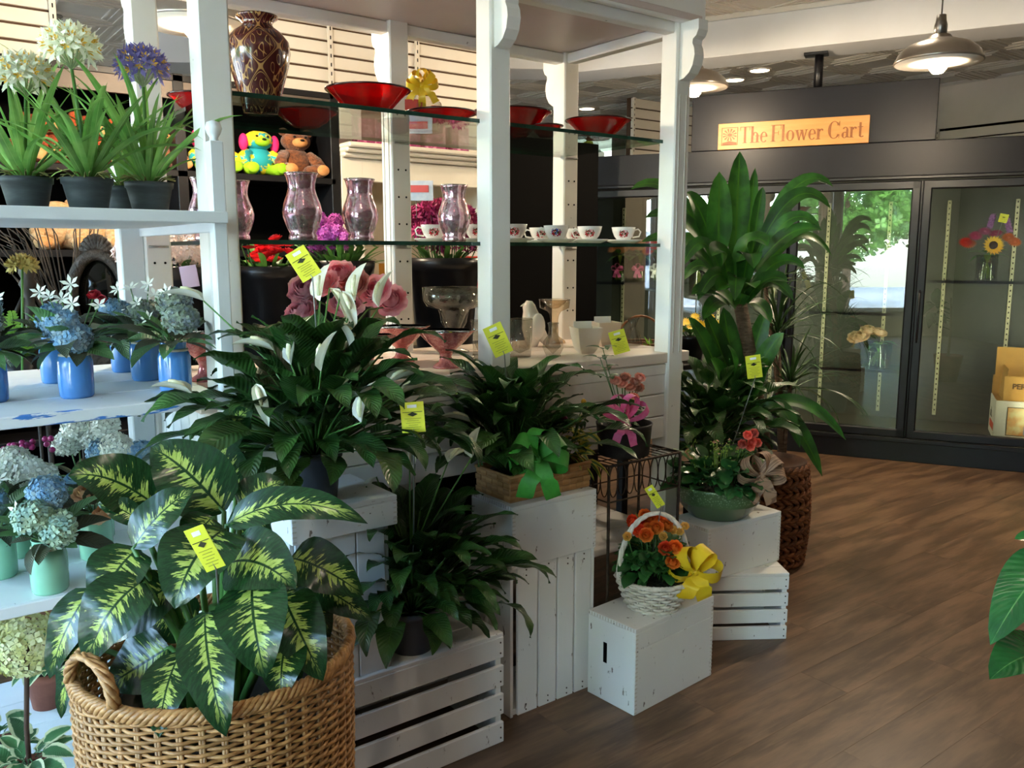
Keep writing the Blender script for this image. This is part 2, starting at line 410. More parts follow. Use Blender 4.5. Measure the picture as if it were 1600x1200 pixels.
while r*.18 < Y1:
    sh = ((r*.37) % 1.0)*1.22; k = math.floor((X0+sh)/1.22)
    while k*1.22-sh < X1:
        a = max(X0, k*1.22-sh); b = min(X1, (k+1)*1.22-sh)
        if b-a > .02:
            c = Vector(((a+b)/2, r*.18+.09, 0)); p = px(c); vis = p is not None and -120 < p[0] < 1720 and 640 < p[1] < 1330
            PLK.append((0 if vis else 1, c.length, c, b-a))
        k += 1
    r += 1
PLK.sort(key=lambda t: t[:2]); me_pl = MB().box((0, 0, -.006), (1.2196, .1797, .012), b=.0004).mesh('plank', False); me_pl.materials.append(m_floor)
rest = MB()
for i, (q, d, c, L) in enumerate(PLK):
    if i < 290 and q == 0:
        o = add('plank', me_pl, None, fl, c); o.scale = (L/1.22, 1, 1)
    else: rest.box(c+Vector((0, 0, -.006)), (L-.0004, .1797, .012))
add('plank_field', rest, m_floor, fl, smooth=False, kind='stuff')
add('subfloor', MB().box(((X0+X1)/2, (Y0+Y1)/2, -.05), (X1-X0, Y1-Y0, .074)), m_dark, fl, smooth=False)
# ceiling: pressed tin tiles
ce = struct('ceiling'); add('slab', MB().box(((X0+X1)/2, (Y0+Y1)/2, ZC+.08), (X1-X0, Y1-Y0, .14)), m_tile, ce, smooth=False)
tl = MB(); tl.box((0, 0, .006), (.606, .606, .012))
for rr, hh in ((.265, .009), (.215, .007), (.165, .009)):
    for s in (-1, 1):
        tl.box((0, s*rr, -hh/2), (2*rr+.02, .016, hh)); tl.box((s*rr, 0, -hh/2), (.016, 2*rr+.02, hh))
me_t = tl.mesh('tile', False); me_t.materials.append(m_tile); nt_ = 0; rest = MB()
for i in range(20):
    for j in range(20):
        c = Vector((X0+.31+i*.61, Y0+.31+j*.61, ZC-.003)); p = px(c)
        if p and -60 < p[0] < 1660 and -60 < p[1] < 300 and nt_ < 280: add('tile', me_t, None, ce, c); nt_ += 1
        elif c.x < X1 and c.y < Y1: rest.merge(MB().box((0, 0, .006), (.606, .606, .012)), Matrix.Translation(c))
add('tile_field', rest, m_tile, ce, smooth=False, kind='stuff')
# walls
def slatwall(name, x0, x1, z0, z1, loc, rz, pitch=.0762, stds=()):
    w = struct(name, loc=loc, rz=rz); L = x1-x0; xc = (x0+x1)/2
    add('backing', MB().box((xc, .05, (z0+z1)/2), (L, .06, z1-z0)), m_groove, w, smooth=False)
    n = int((z1-z0)/pitch); me = MB().box((0, 0, 0), (L, .018, pitch-.0125), b=.002).mesh('slat', False); me.materials.append(m_slat)
    for i in range(n): add('slat', me, None, w, (xc, .011, z0+pitch*(i+.5)))
    for s in stds:
        st = add('shelf_standard', MB().box((s, -.006, (z0+z1)/2), (.03, .014, z1-z0), b=.002), m_slat, w, smooth=False)
        mb = MB()
        for k in range(int((z1-z0)/.05)): mb.box((s, -.0135, z0+.03+k*.05), (.006, .002, .02))
        add('slot', mb, m_dark, st, smooth=False, kind='stuff')
    return w
wl = struct('wall_left')
add('panel', MB().box((X0-.1, (Y0+Y1)/2, .22), (.2, Y1-Y0, .44)), m_wallp, wl, smooth=False)
add('panel', MB().box((X0-.1, (Y0+Y1)/2, 2.97), (.2, Y1-Y0, .42)), m_wallp, wl, smooth=False)
wy = [-1.9+i*1.55 for i in range(6)]
edges = [Y0]+[v for y in wy for v in (y, y+1.4)]+[Y1]
for i in range(0, len(edges), 2):
    a, b = edges[i], edges[i+1]; add('pier', MB().box((X0-.1, (a+b)/2, 1.6), (.2, b-a, 2.34)), m_wallp, wl, smooth=False)
for i, y in enumerate(wy):
    w = struct('window_%d' % (i+1), loc=(X0-.1, y+.7, 1.6)); mb = MB()
    for s in (-1, 1): mb.box((0, s*.67, 0), (.07, .06, 2.32)); mb.box((0, 0, s*1.13), (.07, 1.4, .06))
    add('window_frame', mb, m_white, w, smooth=False); add('pane', MB().box((0, 0, 0), (.008, 1.3, 2.22)), m_pane, w, smooth=False)
    ld = bpy.data.lights.new('daylight_portal', 'AREA'); ld.shape = 'RECTANGLE'; ld.size = 2.3; ld.size_y = 1.4; ld.cycles.is_portal = True
    lo = bpy.data.objects.new('daylight_portal', ld); COL.objects.link(lo); lo.location = (X0-.22, y+.7, 1.6); lo.rotation_euler = (0, -pi/2, 0)
def wall(name, c, d, m=m_wallp): o = add(name, MB().box(c, d), m, smooth=False); o['kind'] = 'structure'; return o
wall('wall_front', ((X0+X1)/2, Y0-.1, 1.57), (X1-X0+.4, .2, 3.3), M('wall_taupe', '#54463a', '#4c3f34', .7, scale=2))
wall('wall_back', ((X0+X1)/2, Y1+.1, 1.57), (X1-X0+.4, .2, 3.3))
wall('wall_right', (X1+.1, (Y0+Y1)/2, 1.57), (.2, Y1-Y0+.4, 3.3))
slatwall('wall_slat_middle', 1.60, 3.45, 1.9, 3.12, (0, 4.75, 0), 0, stds=(2.26, 2.84))
slatwall('wall_slat_left', -1.2, .84, 2.29, 3.12, (0, 4.75, 0), 0, stds=(.825,))
slatwall('wall_slat_rear', 6.30, 9.0, 1.9, 3.0, (0, 6.35, 0), 0, pitch=.1, stds=(6.32, 7.28))
slatwall('wall_slat_right', -6.0, 3.0, 1.6, 2.72, (8.98, 0, 0), -pi/2, pitch=.1, stds=(-4.6, -3.2, -1.8))
wall('wall_unlit_doorway', (3.85, 4.80, 1.12), (1.05, .1, 2.24), m_dark)  # black sheet standing in for the darkness of an unlit doorway
# soffit beam above the cooler, turning the corner at its far end
pA = atz(890, 114, 2.85); pB = atz(1600, 36, 2.85); dr = (pB-pA); dr.z = 0; dn = dr.normalized(); ang = math.atan2(dn.y, dn.x)
bm_ = struct('trim_soffit', loc=(pA.x, pA.y, 0), rz=ang); m_soff = M('soffit_paint', '#c9cacb', '#c3c4c4', .6, scale=2)
add('beam', MB().box((2.4, .19, 2.975), (5.3, .38, .25), b=.004), m_soff, bm_, smooth=False)
add('cove', MB().box((2.4, .12, 3.12), (5.3, .2, .06), b=.01), m_tile, bm_, smooth=False)
b2 = struct('trim_soffit_return', loc=(pA.x-.12, pA.y+.12, 0), rz=rad(148)); add('beam', MB().box((1.5, .2, 2.95), (3.0, .4, .3), b=.004), m_soff, b2, smooth=False)
# ------------------------------------------------------------------ outside (mirrored in the cooler doors)
o = add('ground_pavement', MB().box((-14, 2, -.1), (21.4, 40, .2)), M('pavement', '#b9b6ae', '#a5a29a', .8, scale=2)); o['kind'] = 'structure'
m_fol = leafmat('street_tree_leaf', '#4e7a33', '#6c9a45'); m_bark = M('bark', '#5a4838', '#3f3228', .9, bump=.6)
for i, (x, y, h) in enumerate(((-9.4, -3.5, 5), (-11.5, -6.4, 5.6), (-9.6, 4.6, 4.6))):
    t = T('street_tree', 'green street tree outside the shop window, '+('nearest the shop corner', 'the middle one', 'farthest along the glass')[i], 'tree', (x, y, 0), 0, 'street trees')
    add('trunk', MB().tube([(0, 0, 0), (.05, 0, h*.3), (0, .05, h*.6)], [.14, .11, .06], 8), m_bark, t)
    mb = MB()
    for k in range(1500):
        d = Vector((random.gauss(0, 1), random.gauss(0, 1), random.gauss(0, 1))).normalized()*rnd(.55, 1)
        star(mb, (d.x*1.7, d.y*1.7, h*.62+d.z*1.9), (rnd(-1, 1), rnd(-1, 1), rnd(.2, 1)), .17, 4, .7)
    add('crown', mb, m_fol, t, kind='stuff')
o = T('parked_van', 'pale parked van outside the shop window', 'van', (-7.6, 1.2, 0), pi/2)
mb = MB().prism([(-2.2, .35), (2.2, .35), (2.25, .9), (1.7, 1.15), (1.2, 1.9), (-2.15, 1.95), (-2.25, .9)], 1.8, 'Y'); add('body', mb, M('van_paint', '#c9d3de', rough=.25, coat=.5), o, smooth=False)
for s in (-1, 1):
    for q in (-1.4, 1.4): add('wheel', MB().lathe([(0, -.1), (.33, -.1), (.36, 0), (.33, .1), (0, .1)], 20), M('rubber', '#18181a', rough=.7), o, (q, s*.85, .36), (pi/2, 0, 0))
    add('window', MB().prism([(-1.9, 1.2), (1.3, 1.2), (1.0, 1.75), (-1.9, 1.8)], .02, 'Y', (0, s*.905, 0)), M('van_glass', '#1d2730', rough=.1), o, smooth=False)
# ------------------------------------------------------------------ lamps
m_shade = M('lamp_shade_metal', '#b5aca0', '#a39a8f', .3, .8, scale=4); m_shin = M('lamp_white_inside', '#fff6e6', rough=.5)
m_bulb = M('lamp_bulb', '#fff2dd', emit='#ffdcae', es=42)
def pendant(P, label, dia=.42):
    t = T('pendant_lamp', label, 'lamp', P, 0, 'metal pendant lamps'); r = dia/2
    pr = [(r, 0), (r*.985, .012), (r*.9, .05), (r*.7, .085), (r*.42, .105), (r*.28, .115), (r*.24, .13)]
    add('shade', MB().lathe(pr+[(.024, .14), (.0, .14)], 40), m_shade, t)
    add('shade_lining', MB().lathe([(a*.97, z-.002) for a, z in pr]+[(.02, .125), (0, .125)], 40), m_shin, t)
    add('socket', MB().lathe([(.0, .13), (.03, .13), (.031, .18), (.025, .2), (.022, .23), (0, .23)], 16), m_steel, t)
    add('cord', MB().tube([(0, 0, .22), (0, 0, ZC-P.z)], .004, 6), M('lamp_cord', '#4c4843', rough=.6), t)
    add('ceiling_cup', MB().lathe([(.05, ZC-P.z-.03), (.06, ZC-P.z-.002), (0, ZC-P.z-.002)], 18), m_steel, t)
    add('bulb', MB().lathe([(.0, -.055), (.025, -.05), (.041, -.03), (.043, -.01), (.03, .03), (.018, .06), (.016, .11)], 18), m_bulb, t)
    ld = bpy.data.lights.new('pendant_light', 'POINT'); ld.energy = LAMP_W; ld.color = (1, .80, .56); ld.shadow_soft_size = .045
    lo = bpy.data.objects.new('pendant_light', ld); COL.objects.link(lo); lo.parent = t; lo.location = (0, 0, -.11)
pendant(atd(1466, 98, 4.5), 'metal pendant lamp hanging clear of the white cart, before the dark cooler')
pendant(atd(1085, 138, 5.6), 'metal pendant lamp partly hidden by the slim right post of the white cart')
pendant(atd(305, 40, 3.6), 'large metal pendant lamp behind the wide left post of the white cart')
m_can = M('downlight_glow', '#fff0d8', emit='#ffe2b8', es=14); m_ring = M('downlight_ring', '#e8e2d6', rough=.5)
for x, y, lb in ((1148, 125, 'round ceiling downlight just right of the hidden pendant lamp'), (917, 170, 'round ceiling downlight above the red bowls near the right post'), (263, 68, 'small round ceiling downlight above the lilac flowers')):
    P = atz(x, y, ZC-.02); t = T('ceiling_downlight', lb, 'downlight', P, 0, 'ceiling downlights')
    add('ring', MB().lathe([(.085, .0), (.10, -.008), (.11, 0), (.11, .012), (.085, .012)], 28), m_ring, t); add('lens', MB().lathe([(0, -.003), (.085, -.003), (.086, .004), (0, .004)], 28), m_can, t)
    ld = bpy.data.lights.new('downlight', 'SPOT'); ld.energy = DOWN_W; ld.color = (1, .86, .68); ld.spot_size = rad(120); ld.spot_blend = .6; ld.shadow_soft_size = .08
    lo = bpy.data.objects.new('downlight', ld); COL.objects.link(lo); lo.parent = t; lo.location = (0, 0, -.03)
for x, y, lb in ((.4, .3, 'straight above the aisle in front of the cart'), (3.4, .2, 'above the open floor right of the begonias'), (6.4, .6, 'above the right end of the cooler'), (4.6, 2.6, 'above the corn plant'), (6.8, 5.2, 'behind the cooler'), (1.5, -1.5, 'behind the viewer, by the front wall')):  # out-of-view downlights, added to light the room
    t = T('ceiling_downlight', 'added unseen ceiling downlight '+lb, 'downlight', (x, y, ZC-.02), 0, 'added downlights over the rest of the shop')
    add('ring', MB().lathe([(.085, .0), (.10, -.008), (.11, 0), (.11, .012), (.085, .012)], 28), m_ring, t); add('lens', MB().lathe([(0, -.003), (.085, -.003), (.086, .004), (0, .004)], 28), m_can, t)
    ld = bpy.data.lights.new('downlight', 'SPOT'); ld.energy = DOWN_W; ld.color = (1, .86, .68); ld.spot_size = rad(120); ld.spot_blend = .6; ld.shadow_soft_size = .08
    lo = bpy.data.objects.new('downlight', ld); COL.objects.link(lo); lo.parent = t; lo.location = (0, 0, -.03)
# track spot seen at the upper left
P = atz(78, 26, ZC-.05); t = T('track_spot', 'small metal track spotlight on the ceiling above the white flower heads', 'spotlight', P)
add('bar', MB().box((0, 0, .0), (.16, .05, .04), b=.008), m_steel, t, smooth=False); add('rod', MB().tube([(0, 0, 0), (0, 0, -.16)], .008, 8), m_steel, t)
add('head', MB().lathe([(0, -.03), (.03, -.03), (.04, .03), (0, .03)], 16), m_steel, t, (-.09, 0, .0), (0, rad(80), 0))
# ================================================================== BLACK SHELVING AND HUTCH AT THE BACK
sh = T('display_shelving', 'tall black display shelving holding plush toys behind the white cart', 'shelving', (0, 4.3, 0))
for x in (-.6, .35, 1.26, 2.06): add('upright', MB().box((x, .2, 1.145), (.05, .4, 2.29), b=.003), m_black, sh, smooth=False)
for z in (.08, .6, 1.05, 1.45, 1.83, 2.27): add('shelf', MB().box((.73, .2, z), (2.66, .4, .032), b=.003), m_black, sh, smooth=False)
add('header_board', MB().box((.73, .015, 2.215), (2.66, .02, .08)), M('header_taupe', '#4a4038', '#52483f', .6), sh, smooth=False)
add('back_panel', MB().box((.73, .41, 1.145), (2.7, .015, 2.29)), m_dark, sh, smooth=False)
hu = T('hutch', 'cream white hutch with moulded cornice behind the cart', 'hutch', (0, 4.3, 0))
m_hut = M('hutch_paint', '#efe6d4', '#e9dfcc', .5, scale=3)
for x, w in ((2.155, .13), (3.08, .12)): add('stile', MB().box((x, .02, 1.0), (w, .04, 2.0), b=.004), m_hut, hu, smooth=False)
for x in (2.11, 3.12): add('side_panel', MB().box((x, .22, 1.0), (.03, .36, 2.0)), m_hut, hu, smooth=False)
add('top_rail', MB().box((2.655, .02, 1.90), (.88, .038, .12), b=.003), m_hut, hu, smooth=False)
add('back_panel', MB().box((2.655, .40, 1.0), (1.06, .02, 2.0)), M('hutch_back', '#d8cfbd', '#cfc6b4', .6), hu, smooth=False)
for z, d, o in ((1.975, .44, -.005), (1.998, .48, -.025), (2.02, .52, -.04)): add('cornice', MB().box((2.61, .18+o, z), (1.0+d*.1, d, .026), b=.008), m_hut, hu, smooth=False)
for z in (.4, .85, 1.22): add('shelf', MB().box((2.655, .22, z), (1.04, .34, .025), b=.002), m_hut, hu, smooth=False)
m_pkg = M('pink_gift_print', '#d0609a', '#8a2058', .45, scale=26, lo=.45, hi=.55); m_pkg2 = M('pink_gift_print_b', '#e69ac0', '#a83470', .45, scale=20, lo=.45, hi=.55)
for i, (xp, w) in enumerate(((572, .1), (600, .12), (640, .13), (680, .13), (718, .12))):
    p = aty(xp, 222, 4.42); t = T('gift_box', 'pink patterned gift box on the hutch cornice, '+('leftmost', 'second from the left', 'middle one', 'second from the right', 'rightmost')[i]+' of five', 'box', (p.x, 4.45, 2.034), 0, 'gift boxes on the hutch')
    h = rnd(.16, .2); add('carton', MB().box((0, 0, h/2), (w, .09, h), b=.003), (m_pkg, m_pkg2)[i % 2], t, smooth=False)
    add('window_panel', MB().box((0, -.0465, h*.45), (w*.66, .002, h*.5)), m_pkg2 if i % 2 == 0 else m_pkg, t, smooth=False)
    add('tissue_top', MB().lathe([(.02, 0), (.045, .02), (.03, .05), (.012, .06), (0, .06)], 10, wob=lambda a, q: 1+.2*sin(5*a)), M('pink_tissue', '#e6c7be', rough=.5), t, (0, 0, h-.002))
for xp, yp, c, w, h, lb in ((748, 455, '#d8321f', .14, .2, 'red gift carton inside the hutch right of the big bucket'), (607, 455, '#d9a03a', .07, .16, 'yellow labelled tin inside the hutch beside the back post'), (617, 560, '#b98a4e', .1, .12, 'tan box low in the hutch behind the pink glass'), (610, 500, '#5b3a20', .12, .16, 'brown bottle box on the middle hutch shelf')):
    p = aty(xp, yp, 4.5); z = max(q for q in (.4125, .8625, 1.2325) if q <= p.z+.12 or q == .4125)
    t = T('carton', lb, 'box', (min(3.05, max(2.26, p.x)), 4.5, z)); add('body', MB().box((0, 0, h/2), (w, .1, h), b=.003), M('carton'+c, c, rough=.5), t, smooth=False); add('label', MB().box((0, -.051, h*.45), (w*.7, .002, h*.4)), m_tagy if c != '#d8321f' else m_paper, t, smooth=False)
# ------------------------------------------------------------------ plush toys
def plush(P, label, body, pad, s=1.0, rz=0, face=None, ears='round', limb=None, earc=None):
    t = T('plush_toy', label, 'toy', P, rz, 'plush toys on the black shelving')
    mb = MB().ball((0, .02, .11), (.085, .075, .11), 16, 10)
    for sx in (-1, 1):
        mb.tube([(sx*.06, .0, .165), (sx*.10, -.03, .12), (sx*.105, -.07, .075)], [.036, .036, .034], 10)
        if not limb: mb.tube([(sx*.045, 0, .045), (sx*.075, -.06, .045), (sx*.085, -.115, .05)], [.045, .048, .046], 10)
    mb.ball((0, 0, .255), (.078, .072, .07), 16, 10)
    add('body', mb, body, t)
    add('muzzle', MB().ball((0, -.06, .24), (.042, .035, .033), 12, 8), pad, t)
    add('nose', MB().ball((0, -.094, .252), (.013, .008, .009), 8, 6), m_black, t)
    for sx in (-1, 1):
        add('eye', MB().ball((sx*.03, -.066, .277), .008, 8, 6), m_black, t)
        if ears == 'round': add('ear', MB().ball((sx*.066, .0, .315), (.028, .016, .028), 10, 8), body, t)
        else: add('ear', MB().ball((sx*.085, -.01, .235), (.024, .036, .062), 12, 8), earc or pad, t)
        if limb: add('leg', MB().tube([(sx*.045, 0, .045), (sx*.07, -.05, .045), (sx*.08, -.10, .05)], [.035, .04, .042], 10), limb, t)
        add('foot_pad', MB().ball((sx*(.085 if not limb else .08), -.155 if not limb else -.135, .05), (.034, .012, .037), 12, 8), pad if not limb else limb, t)
    t.scale = (s*1.08, s, s*.8); return t
m_bear = M('bear_fur', '#8a4f28', '#5a3018', .9, scale=40, bump=.8, sheen=.3); m_bpad = M('bear_pad', '#d2955c', '#c4854c', .85, scale=30)
m_rust = M('rust_fur', '#a8491f', '#6e2a12', .9, scale=40, bump=.8); m_tan = M('tan_fur', '#d3ae82', '#b98f62', .9, scale=40, bump=.6)
m_teal = M('teal_plush', '#1f9aa6', '#e3d522', .85, scale=7, lo=.48, hi=.52); m_hot = M('hot_pink_plush', '#ee2d7e', '#e0216f', .85); m_lime = M('lime_plush', '#9fd31d', '#8ac416', .85)
Zs = 1.847
def pl(xp): return Vector((aty(xp, 270, 4.42).x, 4.44, Zs))
plush(pl(466), 'brown plush bear with tan foot pads beside the dark upright', m_bear, m_bpad, .95)
plush(pl(408), 'bright plush dog with hot pink ears and lime green feet', m_teal, m_lime, .9, limb=m_lime, ears='long', earc=m_hot)
plush(pl(336), 'teal and pink plush toy half hidden by the wide white post', m_teal, m_lime, .9, limb=m_lime, ears='long', earc=m_hot)
for xp, lb, mm, sc in ((62, 'rust plush bear behind the left clump of strap leaves', m_rust, .85), (100, 'rust plush bear just left of the tallest flower stem', m_rust, .9), (163, 'rust plush bear between the tall white and lilac flowers', m_rust, .85), (212, 'dark plush bear behind the lilac flower pot', m_bear, .75), (256, 'brown plush bear right of the lilac flower, by the upright', m_bear, .8)):
    plush(pl(xp), lb, mm, m_bpad, sc, rz=rnd(-.3, .3))
for xp, lb in ((85, 'tan plush toy on the lower black shelf, left one of three'), (140, 'tan plush toy on the lower black shelf, middle one of three'), (200, 'tan plush toy on the lower black shelf, right one of three')):
    p = pl(xp); p.z = 1.467; plush(p, lb, m_tan, m_bpad, .85)
# ================================================================== THE WHITE FLOWER CART
def xat(xp, Y, z):
    a = (xp-800)/F_PX; s, c, cP, sP = sin(YAW), cos(YAW), cos(PITCH), sin(PITCH)
    return (Y*s+a*(Y*c*cP-(z-EYE)*sP))/(c-a*s*cP)
def on(xp, Y, z): return Vector((xat(xp, Y, z), Y, z))
CX = (.75, 1.64, 2.48); CF, CB = 2.275, 2.905; ZK = 1.072; ZG1, ZG2 = 1.487, 1.872; ZT = 2.29
ct = T('flower_cart', 'tall white painted cart with posts, canopy and two glass shelves', 'cart', (0, 0, 0))
corb = [(0, .2), (.085, .2), (.085, .165), (.075, .145), (.06, .135), (.058, .12), (.066, .105), (.07, .08), (.062, .045), (.045, .02), (.02, .004), (0, 0)]
for x in CX:
    for y, s in ((CF, -1), (CB, 1)):
        o = add('post', MB().box((x, y, 1.18), (.08, .08, 2.32), b=.005), m_white, ct, smooth=False)
        mb = MB().prism([(s*(.04+a), b) for a, b in corb], .05, 'X', (x, y, 2.08)); add('corbel', mb, m_white, o, smooth=False)
        mb = MB()
        for q in (-.018, .018): mb.box((x+q, y+s*.0405, 1.55), (.004, .003, .96)); mb.box((x+s*0+.0405*(1 if x > 2 else -1), y+q, 1.55), (.003, .004, .96))
        if x > 2 or s > 0: add('groove', mb, M('groove_shade', '#c9c0b4', rough=.6), o, smooth=False)
        if s > 0:
            mb = MB()
            for z in (1.2, 1.3, 1.42, 1.56, 1.66, 1.76, 1.9): mb.lathe([(0, 0), (.004, 0), (.004, .001), (0, .001)], 8, (0, 0, 0)) if False else mb.ball((x-.014, y-.0405, z), .004, 6, 4).ball((x+.018, y-.0405, z), .004, 6, 4)
            add('shelf_pin_hole', mb, m_dark, o, kind='stuff')
add('canopy_board', MB().box((1.615, 2.59, ZT+.012), (1.86, .76, .024), b=.003), M('canopy_underside', '#d9c6bd', '#d3bfb6', .45, scale=2), ct, smooth=False)
for y in (CF-.05, CB+.05): add('fascia', MB().box((1.615, y, 2.40), (1.9, .024, .24), b=.003), m_white, ct, smooth=False)
for x in (.70, 2.53): add('fascia', MB().box((x, 2.59, 2.40), (.024, .70, .24), b=.003), m_white, ct, smooth=False)
for y in (CF+.0, CB): add('top_rail', MB().box((1.615, y, 2.268), (1.8, .05, .04), b=.004), m_white, ct, smooth=False)
for x in (.75, 2.48): add('top_rail', MB().box((x, 2.59, 2.268), (.05, .63, .04), b=.004), m_white, ct, smooth=False)
m_ctop = worn('counter_paint', '#ecd9cb', '#b9a594', .6, (1, 5, 5), 14, .4, '#efe0d4')
for i in range(4): add('counter_board', MB().box((1.615, 2.33+i*.18, ZK-.02), (1.9, .1785, .04), b=.003), m_ctop, ct, smooth=False)
add('counter_moulding', MB().box((1.615, 2.262, ZK-.065), (1.86, .03, .05), b=.008), m_white, ct, smooth=False)
add('counter_moulding', MB().box((2.50, 2.59, ZK-.065), (.03, .66, .05), b=.008), m_white, ct, smooth=False)
for i in range(3):
    add('siding_board', MB().box((1.615, 2.262, .955-i*.088), (1.74, .022, .084), b=.003), m_white, ct, smooth=False)
    add('siding_board', MB().box((2.50, 2.59, .955-i*.088), (.022, .56, .084), b=.003), m_white, ct, smooth=False)
for i in range(7): add('bead_board', MB().box((.735, 2.345+i*.085, .52), (.018, .082, .96), b=.004), m_shelfw, ct, smooth=False)
for i in range(4): add('lower_shelf_board', MB().box((1.615, 2.34+i*.165, .33), (1.8, .16, .025), b=.003), m_crate, ct, smooth=False)
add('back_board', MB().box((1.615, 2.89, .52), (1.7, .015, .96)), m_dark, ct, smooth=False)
for z, nm in ((ZG1, 'lower'), (ZG2, 'upper')):
    g = add('glass_shelf', MB().box((1.615, 2.595, z-.006), (1.66, .60, .012)), m_glass, ct, smooth=False, label='clear glass shelf with green edge')
    add('glass_edge', MB().box((1.615, 2.2945, z-.006), (1.66, .0015, .0122)), m_gedge, g, smooth=False); add('glass_edge', MB().box((1.615, 2.8955, z-.006), (1.66, .0015, .0122)), m_gedge, g, smooth=False)
    mb = MB()
    for x in CX:
        for y in (CF+.045, CB-.045): mb.tube([(x-.03, y, z-.016), (x+.03, y, z-.016)], .004, 6)
    add('shelf_pin', mb, m_steel, g, kind='stuff')
# ------------------------------------------------------------------ damask vase
def damask():
    m, N, b = newmat('damask_glaze'); tc = N.n('TexCoord'); sp = N.n('SeparateXYZ'); N.l(tc.outputs['Object'], sp.inputs[0])
    th = N.math('ARCTAN2', sp.outputs[1], sp.outputs[0]); u = N.math('MULTIPLY', th, 5.0); w = N.math('MULTIPLY', sp.outputs[2], 2*pi/.125)
    f = N.math('ADD', N.math('COSINE', u), N.math('COSINE', w)); ln = lambda c, t: N.ramp(N.math('ABSOLUTE', N.math('SUBTRACT', f, c)), t, t*.6)
    edge = N.math('MAXIMUM', ln(0, .09), ln(-.28, .05))
    g1 = N.math('ADD', N.math('MULTIPLY', N.math('COSINE', N.math('MULTIPLY', u, 3)), N.math('COSINE', N.math('MULTIPLY', w, 2.5))), N.math('MULTIPLY', N.math('SINE', N.math('ADD', N.math('MULTIPLY', u, 5), w)), .5))
    inn = N.math('MULTIPLY', N.ramp(N.math('ABSOLUTE', N.math('SUBTRACT', g1, .38)), .2, .12), N.ramp(N.math('ABSOLUTE', f), .55, .7))
    c = N.mix(N.math('MAXIMUM', edge, inn), lin('#4a1a1b'), lin('#b98a55')); N.l(c, b.inputs['Base Color']); b.inputs['Roughness'].default_value = .16; b.inputs['Coat Weight'].default_value = .5; return m
t = T('vase', 'burgundy vase with gold damask pattern on the upper glass shelf', 'vase', on(408, 2.62, ZG2))
add('body', MB().lathe([(.0, .0), (.05, 0), (.053, .01), (.057, .03), (.073, .09), (.088, .14), (.095, .18), (.091, .212), (.07, .238), (.05, .252), (.043, .262), (.05, .272), (.061, .279), (.062, .285), (.054, .286), (.042, .268), (.04, .24), (.05, .15), (0, .02)], 48), damask(), t)
# ------------------------------------------------------------------ red glass bowls
m_red = paneglass('ruby_glass', '#d0161e', 1.7, .03, 1.4)
def ruby():
    N = NT(m_red); out = m_red.node_tree.nodes['Material Output']; src = out.inputs[0].links[0].from_socket
    tl = N.n('BsdfTranslucent'); tl.inputs[0].default_value = lin('#c80f18'); df = N.n('BsdfDiffuse'); df.inputs[0].default_value = lin('#a80a14'); ad = N.n('MixShader', i_0=.5); N.l(tl.outputs[0], ad.inputs[1]); N.l(df.outputs[0], ad.inputs[2])
    mx = N.n('MixShader', i_0=.38); N.l(src, mx.inputs[1]); N.l(ad.outputs[0], mx.inputs[2]); N.l(mx.outputs[0], out.inputs[0])
ruby(); m_redrim = M('ruby_rim', '#3a0508', rough=.15, spec=.8)
def redbowl(P, label, r, h, base=.45):
    t = T('red_glass_bowl', label, 'bowl', P, 0, 'ruby red glass bowls')
    pr = [(0, .001), (r*base*.9, .001), (r*base, .006), (r*(base+.18), h*.36), (r*.8, h*.72), (r*.93, h*.93), (r, h), (r*.99, h+.003), (r*.92, h*.96), (r*.78, h*.78), (r*(base+.1), h*.42), (r*base*.8, .012), (0, .010)]
    add('bowl', MB().lathe(pr, 40), m_red, t); add('rim', MB().tube([(r*cos(a*pi/20), r*sin(a*pi/20), h) for a in range(40)], .0028, 6, True), m_redrim, t)
redbowl(on(576, 2.46, ZG2), 'wide flared ruby glass bowl standing just right of the damask vase, in front', .13, .078, .42)
redbowl(on(478, 2.80, ZG2), 'shallow ruby glass bowl at the shelf back beside the damask vase', .11, .05)
redbowl(on(622, 2.74, ZG2), 'small ruby glass bowl tucked between the wide bowl and the gift bag', .07, .042)
redbowl(on(690, 2.44, ZG2), 'flat ruby glass plate in front of the cellophane gift bag', .115, .032, .5)
redbowl(on(800, 2.58, ZG2), 'deep flared ruby glass bowl right behind the middle front post', .145, .088, .4)
redbowl(on(853, 2.50, ZG2), 'small ruby glass bowl overlapping the back right post', .062, .04)
redbowl(on(934, 2.44, ZG2), 'ruby glass bowl standing alone at the right end of the glass shelf', .122, .07, .4)
redbowl(on(312, 2.72, ZG2), 'ruby glass bowl peeking out left of the wide front post', .09, .05)
# cellophane gift bag with yellow bow
t = T('gift_bag', 'cellophane bag of sweets tied with a yellow bow on the upper shelf', 'gift bag', on(663, 2.66, ZG2), -YAW)
mb = MB()
for i in range(26): mb.box((rnd(-.045, .045), rnd(-.03, .03), .012+rnd(0, .075)), (.03, .022, .02), rnd(0, 3))
add('sweets', mb, M('sweet_wrappers', '#c8452f', '#e0b19a', .3, scale=30, lo=.48, hi=.52), t, smooth=False, kind='stuff')
add('blue_label', MB().box((-.035, -.055, .04), (.035, .004, .04)), M('label_blue', '#2c4fa0', rough=.4), t, smooth=False)
add('red_label', MB().box((-.03, -.055, .085), (.06, .004, .035)), M('label_red', '#c83a2a', rough=.4), t, smooth=False)
add('cellophane', MB().lathe([(.0, .0), (.062, .0), (.068, .05), (.055, .1), (.02, .135), (.012, .145), (.03, .175), (.04, .19)], 24, wob=lambda a, q: 1+.1*sin(7*a+q*3)), m_clear, t)
m_yel = M('yellow_ribbon', '#efc62b', '#e3b81f', .4, trans=0); bow(t, m_yel, (0, -.05, .15), 0, .045, .026, 5, 3, 1.6)
